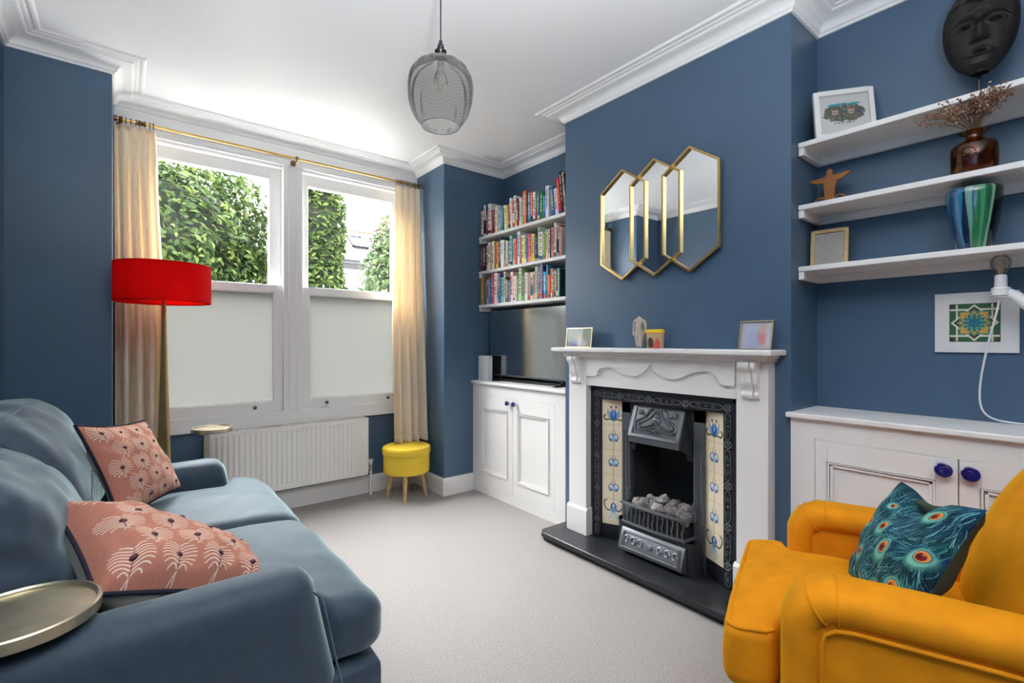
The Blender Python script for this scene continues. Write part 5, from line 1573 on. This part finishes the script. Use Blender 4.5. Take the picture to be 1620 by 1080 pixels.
# bulb lamp with a white arm, flex down to the cupboard
t = thing('bulb_lamp', 'white lamp with a bare round bulb held up on an arm, white flex below', 'lamp', (2.36, .02, .906))
bx, by = 2.36, .2315
obj('bulb', G().lathe([(.012, 1.428), (.014, 1.436), (.020, 1.446), (.0265, 1.462), (.0275, 1.474), (.024, 1.487), (.014, 1.497), (.001, 1.500)], 28, (bx, by, 0)), M['bulbglass'], t, smooth=True)
obj('filament_core', G().lathe([(.004, 1.43), (.010, 1.45), (.013, 1.468), (.010, 1.482), (.001, 1.488)], 16, (bx, by, 0), cap0=True), mat('bulb_filament', (.75, .55, .38), .5), t, smooth=True)
obj('socket', G().lathe([(.001, 1.378), (.013, 1.380), (.0150, 1.386), (.0165, 1.392), (.0165, 1.424), (.0145, 1.430), (.012, 1.431)], 28, (bx, by, 0), cap1=True), M['plastic'], t, smooth=True)
g = G()
for k in range(4): g.tube([(bx+.021*math.cos(a), by+.021*math.sin(a), 1.362+.0065*k) for a in [2*PI*j/20 for j in range(20)]], .0052, 7, closed=True)
g.tube([(bx, by, 1.352), (bx, by, 1.39)], .019, 16)
obj('grip', g, M['plastic'], t, smooth=True)
obj('arm', G().tube(spl([(bx, by-.008, 1.368), (bx, by-.03, 1.358), (bx, by-.06, 1.330), (bx, by-.10, 1.292), (bx, by-.14, 1.25), (bx, .05, 1.21), (bx, .02, 1.15)], 4), [.017-.002*math.sin(k*.25)+.0006*k for k in range(25)], 14), M['plastic'], t, smooth=True)
obj('stand', G().lathe([(.07, .907), (.072, .915), (.05, .935), (.034, .98), (.032, 1.08), (.042, 1.15), (.035, 1.19), (.001, 1.20)], 28, (bx, .02, 0), cap0=True), M['plastic'], t, smooth=True)
obj('flex', G().tube(spl([(bx, by+.004, 1.375), (bx+.004, by+.006, 1.33), (bx+.015, by+.022, 1.25), (bx+.03, by+.040, 1.16), (bx+.05, by+.056, 1.06), (bx+.065, by+.060, .985), (bx+.075, by+.050, .942), (bx+.085, by+.025, .920), (bx+.09, by-.02, .912), (bx+.09, by-.10, .910), (bx+.06, .06, .910), (bx+.02, .04, .912)], 6), .0033, 8), M['plastic'], t, smooth=True)

# ------------------------------------------------------------------ pendant lamp
def smoky():
    m = bpy.data.materials.new('smoked_ribbed_glass'); m.use_nodes = True
    N = m.node_tree.nodes; L = m.node_tree.links; N.clear()
    o = N.new('ShaderNodeOutputMaterial'); t = N.new('ShaderNodeBsdfTransparent'); gl = N.new('ShaderNodeBsdfGlossy'); df = N.new('ShaderNodeBsdfDiffuse')
    gl.inputs['Roughness'].default_value = .08; gl.inputs['Color'].default_value = (.9, .9, .9, 1); df.inputs['Color'].default_value = (.22, .215, .21, 1)
    uv = N.new('ShaderNodeUVMap'); sp = N.new('ShaderNodeSeparateXYZ'); L.new(uv.outputs[0], sp.inputs[0])
    def mth(op, a, b=None):
        n = N.new('ShaderNodeMath'); n.operation = op
        for i, x in enumerate((a, b)):
            if x is None: continue
            if isinstance(x, (int, float)): n.inputs[i].default_value = x
            else: L.new(x, n.inputs[i])
        return n.outputs[0]
    tri = mth('PINGPONG', mth('MULTIPLY', sp.outputs[0], 28), .5)
    ph = mth('ADD', mth('MULTIPLY', sp.outputs[1], 38), mth('MULTIPLY', tri, 1.6))
    sn = mth('SINE', mth('MULTIPLY', ph, 2*PI))
    f = mth('ADD', mth('MULTIPLY', sn, .5), .5)
    mx = N.new('ShaderNodeMix'); mx.data_type = 'RGBA'; L.new(f, mx.inputs[0])
    mx.inputs[6].default_value = (.74, .73, .72, 1); mx.inputs[7].default_value = (.93, .925, .92, 1)
    L.new(mx.outputs[2], t.inputs['Color'])
    bp_ = N.new('ShaderNodeBump'); bp_.inputs['Strength'].default_value = .5; bp_.inputs['Distance'].default_value = .003; L.new(f, bp_.inputs['Height'])
    L.new(bp_.outputs[0], gl.inputs['Normal'])
    lw = N.new('ShaderNodeLayerWeight'); lw.inputs['Blend'].default_value = .18
    x = N.new('ShaderNodeMixShader'); L.new(lw.outputs['Fresnel'], x.inputs[0]); L.new(t.outputs[0], x.inputs[1]); L.new(gl.outputs[0], x.inputs[2])
    x2 = N.new('ShaderNodeMixShader'); x2.inputs[0].default_value = .15; L.new(x.outputs[0], x2.inputs[1]); L.new(df.outputs[0], x2.inputs[2])
    L.new(x2.outputs[0], o.inputs['Surface']); return m
PX, PY = .953, 1.621
t = thing('pendant_lamp', 'smoked ribbed glass pendant lamp hanging from the ceiling', 'pendant lamp', (PX, PY, 2.03))
pr = spl([(.072, 2.032), (.097, 2.066), (.114, 2.110), (.122, 2.155), (.1215, 2.195), (.112, 2.232), (.092, 2.260), (.064, 2.276), (.036, 2.284), (.024, 2.290), (.0225, 2.302)], 4)
def shade(u, v):
    r, z = pr[min(len(pr)-1, int(round(v*(len(pr)-1))))]
    a = 2*PI*u
    k = smoothstep(2.034, 2.09, z)*(1-smoothstep(2.27, 2.295, z))
    r *= 1+.055*k*(abs(math.sin(7*a))-.35)
    return (PX+r*math.cos(a), PY+r*math.sin(a), z)
obj('lamp_shade', G().grid(shade, 196, len(pr)-1, cu=True), smoky(), t, smooth=True, angle=180)
obj('shade_rim', G().tube([(PX+.072*math.cos(2*PI*k/64), PY+.072*math.sin(2*PI*k/64), 2.032) for k in range(64)], .0017, 6, closed=True), M['iron_grey'], t, smooth=True)
obj('lamp_holder', G().lathe([(.001, 2.298), (.022, 2.298), (.025, 2.304), (.019, 2.312), (.022, 2.318), (.0235, 2.322), (.017, 2.328), (.010, 2.331), (.013, 2.335), (.0125, 2.345), (.009, 2.350), (.007, 2.352), (.007, 2.362), (.001, 2.364)], 28, (PX, PY, 0)), M['black'], t, smooth=True, angle=50)
g = G().lathe([(.012, 2.27), (.012, 2.30)], 16, (PX, PY, 0), cap0=True); g.lathe([(.001, 2.168), (.018, 2.175), (.028, 2.20), (.024, 2.228), (.013, 2.25), (.012, 2.272)], 20, (PX, PY, 0))
obj('bulb', g, M['bulbglass'], t, smooth=True)
obj('cord', G().tube([(PX, PY, 2.36), (PX, PY, 2.64)], .0028, 8), mat('twisted_black_cord', (.03, .03, .03), .8, bump=(900, .5, .001)), t, smooth=True)
obj('ceiling_rose', G().lathe([(.05, 2.6545), (.052, 2.640), (.03, 2.625), (.001, 2.622)], 32, (PX, PY, 0)), M['black'], t, smooth=True)

# ------------------------------------------------------------------ the front garden and the street
M['ground'] = mat('pale_garden_paving', (.42, .41, .39), .9, var=(2, .2), bump=(20, .4, .01))
g = G(); g.box(-40, 60, 3.83, 60, -.45, -.35); g.box(-40, 60, -60, -3.1, -.45, -.35)
struct('ground', g, M['ground'], 'paved ground outside', cat='ground')
def leafmat(name, c1, c2, c3):
    m = mat(name, c1, .7, spec=.15)
    N = m.node_tree.nodes; L = m.node_tree.links
    gi = N.new('ShaderNodeNewGeometry'); cr = N.new('ShaderNodeValToRGB')
    L.new(gi.outputs['Random Per Island'], cr.inputs['Fac'])
    cr.color_ramp.elements[0].color = (*c1, 1); cr.color_ramp.elements[1].color = (*c3, 1)
    e = cr.color_ramp.elements.new(.55); e.color = (*c2, 1)
    L.new(cr.outputs['Color'], N['Principled BSDF'].inputs['Base Color'])
    t = N.new('ShaderNodeBsdfTranslucent'); L.new(cr.outputs['Color'], t.inputs['Color'])
    x = N.new('ShaderNodeMixShader'); x.inputs['Fac'].default_value = .25
    L.new(N['Principled BSDF'].outputs[0], x.inputs[1]); L.new(t.outputs[0], x.inputs[2]); L.new(x.outputs[0], N['Material Output'].inputs['Surface'])
    return m
LK = .50
M['laurel'] = leafmat('laurel_leaf', (.020*LK, .042*LK, .014*LK), (.070*LK, .125*LK, .030*LK), (.19*LK, .25*LK, .06*LK))
M['spring'] = leafmat('light_leaf', (.02, .04, .012), (.034, .058, .02), (.065, .09, .036))
M['twigs'] = mat('dark_twigs', (.012, .016, .008), .9)
M['bark'] = mat('brown_bark', (.06, .045, .03), .9)
def leaf(g, c, n, size, R):
    n = Vector(n).normalized(); n = (n+Vector((R.gauss(0, .45), R.gauss(0, .45), R.gauss(0, .45)+.15))).normalized()
    t1 = n.orthogonal().normalized(); t1.rotate(Matrix.Rotation(R.uniform(0, 2*PI), 3, n)); t2 = n.cross(t1)
    L = size*R.uniform(.7, 1.25); w = L*.24; c = Vector(c)
    a, b = c-t1*L*.5, c+t1*L*.5+n*(-.12*L)
    m0 = c+n*.05*L
    g.add([a, m0-t2*w*.95+n*.06*L-t1*L*.1, m0+t1*L*.22-t2*w*.7+n*.03*L, b, m0+t1*L*.22+t2*w*.7+n*.03*L, m0+t2*w*.95+n*.06*L-t1*L*.1, m0-t1*L*.1, m0+t1*L*.2], [(0, 1, 6), (6, 1, 2, 7), (7, 2, 3), (0, 6, 5), (6, 7, 4, 5), (7, 3, 4)])
def bush(name, label, cx, cy, rx, ry, z0, z1, nleaf, size, seed, m, p=3., group=None, trunk=None, top=.9):
    R = frnd(seed)
    t = thing(name, label, 'shrub' if not trunk else 'tree', (cx, cy, -.35), 0, group)
    H = (z1-z0)/2; zc = (z0+z1)/2
    def srf(u, v, k=1.0):
        a = 2*PI*u; b = PI*(v-.5)*.998
        ca, sa = math.cos(a), math.sin(a); cb, sb = math.cos(b), math.sin(b)
        q = (abs(cb)**p+abs(sb)**p)**(-1/p); qa = (abs(ca)**2.4+abs(sa)**2.4)**(-1/2.4)
        n_ = 1+.08*vnoise((ca*2.2+seed, sa*2.2, sb*3.1), seed)+.06*vnoise((ca*6, sa*6+seed, sb*8), seed+3)
        k *= n_
        return (cx+rx*ca*cb*q*qa*k, cy+ry*sa*cb*q*qa*k, zc+H*sb*q*(k if sb > 0 else 1))
    g = G(); g.grid(lambda u, v: srf(u, v, .84), 40, 26, cu=True)
    obj('branches', g, M['twigs'], t, smooth=True)
    g = G()
    n = 0
    while n < nleaf:
        # foliage is densest on the upper, window-side half of the bush
        u = R.uniform(.47, 1.08); v = math.asin(R.uniform(-.9, 1))/PI+.5
        P0 = Vector(srf(u, v, R.uniform(.86, 1.03)))
        if not trunk and P0.z < 1.35 and R.random() < .8: continue
        nn = Vector((P0.x-cx, P0.y-cy, (P0.z-zc)*.8))
        leaf(g, P0, nn, size, R); n += 1
    obj('foliage', g, m, t, weld=False)
    if trunk: obj('trunk', G().tube([(cx, cy, -.35), (cx, cy, z0+H*.6)], [.14, .08], 10), M['bark'], t, smooth=True)
    return t
bush('laurel_bush', 'broad clipped laurel bush outside behind the red lamp', -.36, 7.1, 1.78, 1.22, -.35, 3.36, 16000, .10, 3, M['laurel'], 4.0, 'clipped bushes in the front garden')
bush('laurel_bush', 'narrow clipped laurel bush outside in the pane beside the window mullion', 1.88, 6.60, .43, .55, -.35, 3.34, 5600, .09, 5, M['laurel'], 5.0, 'clipped bushes in the front garden')
bush('street_tree', 'pale green leafy tree outside against the slate-roofed house', 6.75, 13.6, 1.30, 1.1, .9, 5.0, 3200, .20, 8, M['spring'], 2.2, None, True)
# house over the road
M['slate'] = mat('grey_slate_tiles', (.026, .026, .030), .6, var=(3, .15)); M['render_'] = mat('pale_render', (.07, .07, .075), .8); M['brick'] = mat('brown_brick', (.14, .085, .06), .9, var=(8, .3)); M['terracotta'] = mat('terracotta_ridge', (.25, .12, .08), .8)
M['glaz'] = mat('dark_window_glass', (.05, .055, .06), .1)
t = thing('house', 'pale house with slate roof and skylights across the street', 'house', (10, 22, -.35))
obj('wall', G().box(2, 24, 20.2, 28, -.35, 4.55), M['render_'], t)
g = G(); g.prism([(19.9, 4.50), (20.0, 4.62), (22.2, 6.35), (22.6, 6.35), (27, 4.5)], 'x', 1.8, 24.2)
for k in range(16):
    a = k/16; y = 19.95+2.25*a; z = 4.62+1.73*a
    g.prism([(y, z-.02), (y, z+.035), (y+.14, z+.115)], 'x', 1.8, 24.2)
obj('roof', g, M['slate'], t)
obj('ridge', G().box(1.8, 24.2, 22.15, 22.65, 6.33, 6.46), M['terracotta'], t, bevel=.05)
obj('gutter', G().box(1.8, 24.2, 19.82, 19.95, 4.46, 4.55), M['iron'], t)
def onroof(x, a, h): return (x, 19.95+2.25*a-h*.61, 4.62+1.73*a+h*.79)
for x0 in (7.85, 8.95):
    g = G()
    for (xa, xb, aa, ab) in ((x0, x0+.08, .42, .80), (x0+.62, x0+.70, .42, .80), (x0, x0+.70, .42, .46), (x0, x0+.70, .76, .80)):
        a = [onroof(xa, aa, 0), onroof(xb, aa, 0), onroof(xb, ab, 0), onroof(xa, ab, 0)]; b = [onroof(xa, aa, .12), onroof(xb, aa, .12), onroof(xb, ab, .12), onroof(xa, ab, .12)]
        g.add(a+b, [(4,5,6,7), (0,1,5,4), (1,2,6,5), (2,3,7,6), (3,0,4,7)])
    s = obj('skylight', g, M['iron'], t)
    g = G(); g.face([onroof(x0+.05, .44, .07), onroof(x0+.65, .44, .07), onroof(x0+.65, .78, .07), onroof(x0+.05, .78, .07)])
    obj('pane', g, mat('sky_reflecting_glass', (.75, .77, .8), .05, 1), s)
for x0 in (7.15, 10.5):
    g = G()
    for a, b, c, d in ((x0-.1, x0+.0, 1.2, 4.2), (x0+1.0, x0+1.1, 1.2, 4.2), (x0-.1, x0+1.1, 4.1, 4.25), (x0-.1, x0+1.1, 1.1, 1.25), (x0, x0+1, 3.5, 3.58), (x0+.46, x0+.54, 1.2, 3.5)): g.box(a, b, 20.08, 20.25, c, d)
    wq = obj('window', g, M['winwhite'], t)
    obj('pane', G().box(x0, x0+1, 20.16, 20.19, 1.2, 4.15), M['glaz'], wq)
g = G(); g.box(9.55, 11.1, 21.4, 22.6, 5.6, 7.0); g.box(9.45, 11.2, 21.3, 22.7, 6.55, 6.75); g.box(9.5, 11.15, 21.35, 22.65, 6.8, 7.0)
ch = obj('chimney', g, M['brick'], t, bevel=.02)
for x in (9.85, 10.35, 10.85): obj('chimney_pot', G().lathe([(.16, 7.0), (.13, 7.55), (.16, 7.6), (.10, 7.6)], 14, (x, 22, 0)), M['terracotta'], ch, smooth=True)

# ------------------------------------------------------------------ daylight
SKY, SUN, EXPO, FILL_LAMP = 7.0, 0.0, 1.10, 310
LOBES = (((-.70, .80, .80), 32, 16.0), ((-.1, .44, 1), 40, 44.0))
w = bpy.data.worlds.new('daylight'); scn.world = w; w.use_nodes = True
N = w.node_tree.nodes; L = w.node_tree.links
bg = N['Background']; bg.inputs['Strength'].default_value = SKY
# overcast sky plus two bright patches added over the street to light the room
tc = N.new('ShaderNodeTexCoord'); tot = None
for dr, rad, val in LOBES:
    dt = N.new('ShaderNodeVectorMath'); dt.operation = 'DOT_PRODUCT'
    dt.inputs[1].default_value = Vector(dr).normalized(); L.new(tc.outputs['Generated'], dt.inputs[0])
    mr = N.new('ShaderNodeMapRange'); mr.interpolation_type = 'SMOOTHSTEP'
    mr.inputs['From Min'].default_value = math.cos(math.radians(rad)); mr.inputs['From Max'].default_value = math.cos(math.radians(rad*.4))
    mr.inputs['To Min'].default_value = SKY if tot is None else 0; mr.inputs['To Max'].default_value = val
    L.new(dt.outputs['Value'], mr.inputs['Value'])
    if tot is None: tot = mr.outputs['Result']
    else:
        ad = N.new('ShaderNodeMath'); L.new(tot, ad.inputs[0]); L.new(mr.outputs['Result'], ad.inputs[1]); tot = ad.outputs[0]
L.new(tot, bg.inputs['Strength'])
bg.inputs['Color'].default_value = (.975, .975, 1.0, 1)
# added fill lamp behind the camera, on a stand, brightening the ceiling
UX, UY = -.02, -.45
t = thing('added_fill_lamp', 'added white fill lamp on a stand behind the camera', 'floor lamp', (UX, UY, 0))
obj('base', G().lathe([(.001, 0), (.14, 0), (.14, .02), (.02, .03), (.001, .03)], 32, (UX, UY, 0)), M['plastic'], t, smooth=True, angle=40)
obj('pole', G().tube([(UX, UY, .03), (UX, UY, 1.27)], .013, 12), M['plastic'], t, smooth=True)
obj('bowl', G().lathe([(.02, 1.25), (.09, 1.26), (.14, 1.30), (.16, 1.345)], 40, (UX, UY, 0)), M['plastic'], t, smooth=True)
s = bpy.data.lights.new('added_fill_bulb', 'SPOT'); s.energy = FILL_LAMP; s.spot_size = math.radians(140); s.spot_blend = 1; s.shadow_soft_size = .12; s.color = (.94, .97, 1)
so_ = bpy.data.objects.new('added_fill_bulb', s); COL.objects.link(so_); so_.location = (UX, UY, 1.36); so_.rotation_euler = Vector((.06, .33, 1)).to_track_quat('-Z', 'Y').to_euler()
if SUN:
    s = bpy.data.lights.new('sun', 'SUN'); s.energy = SUN; s.angle = math.radians(6); s.color = (1, .96, .88)
    so_ = bpy.data.objects.new('sun', s); COL.objects.link(so_)
    d = Vector((.45, .75, -.95)); so_.rotation_euler = d.to_track_quat('-Z', 'Y').to_euler(); so_.location = (0, -5, 8)
scn.view_settings.view_transform = 'Standard'; scn.view_settings.look = 'None'
scn.view_settings.gamma = 1; scn.view_settings.use_curve_mapping = False
scn.view_settings.exposure = EXPO
c = scn.cycles
c.max_bounces = 14; c.diffuse_bounces = 8; c.glossy_bounces = 5; c.transmission_bounces = 8; c.transparent_max_bounces = 16
c.caustics_reflective = False; c.caustics_refractive = False; c.sample_clamp_indirect = 12
c.use_denoising = True
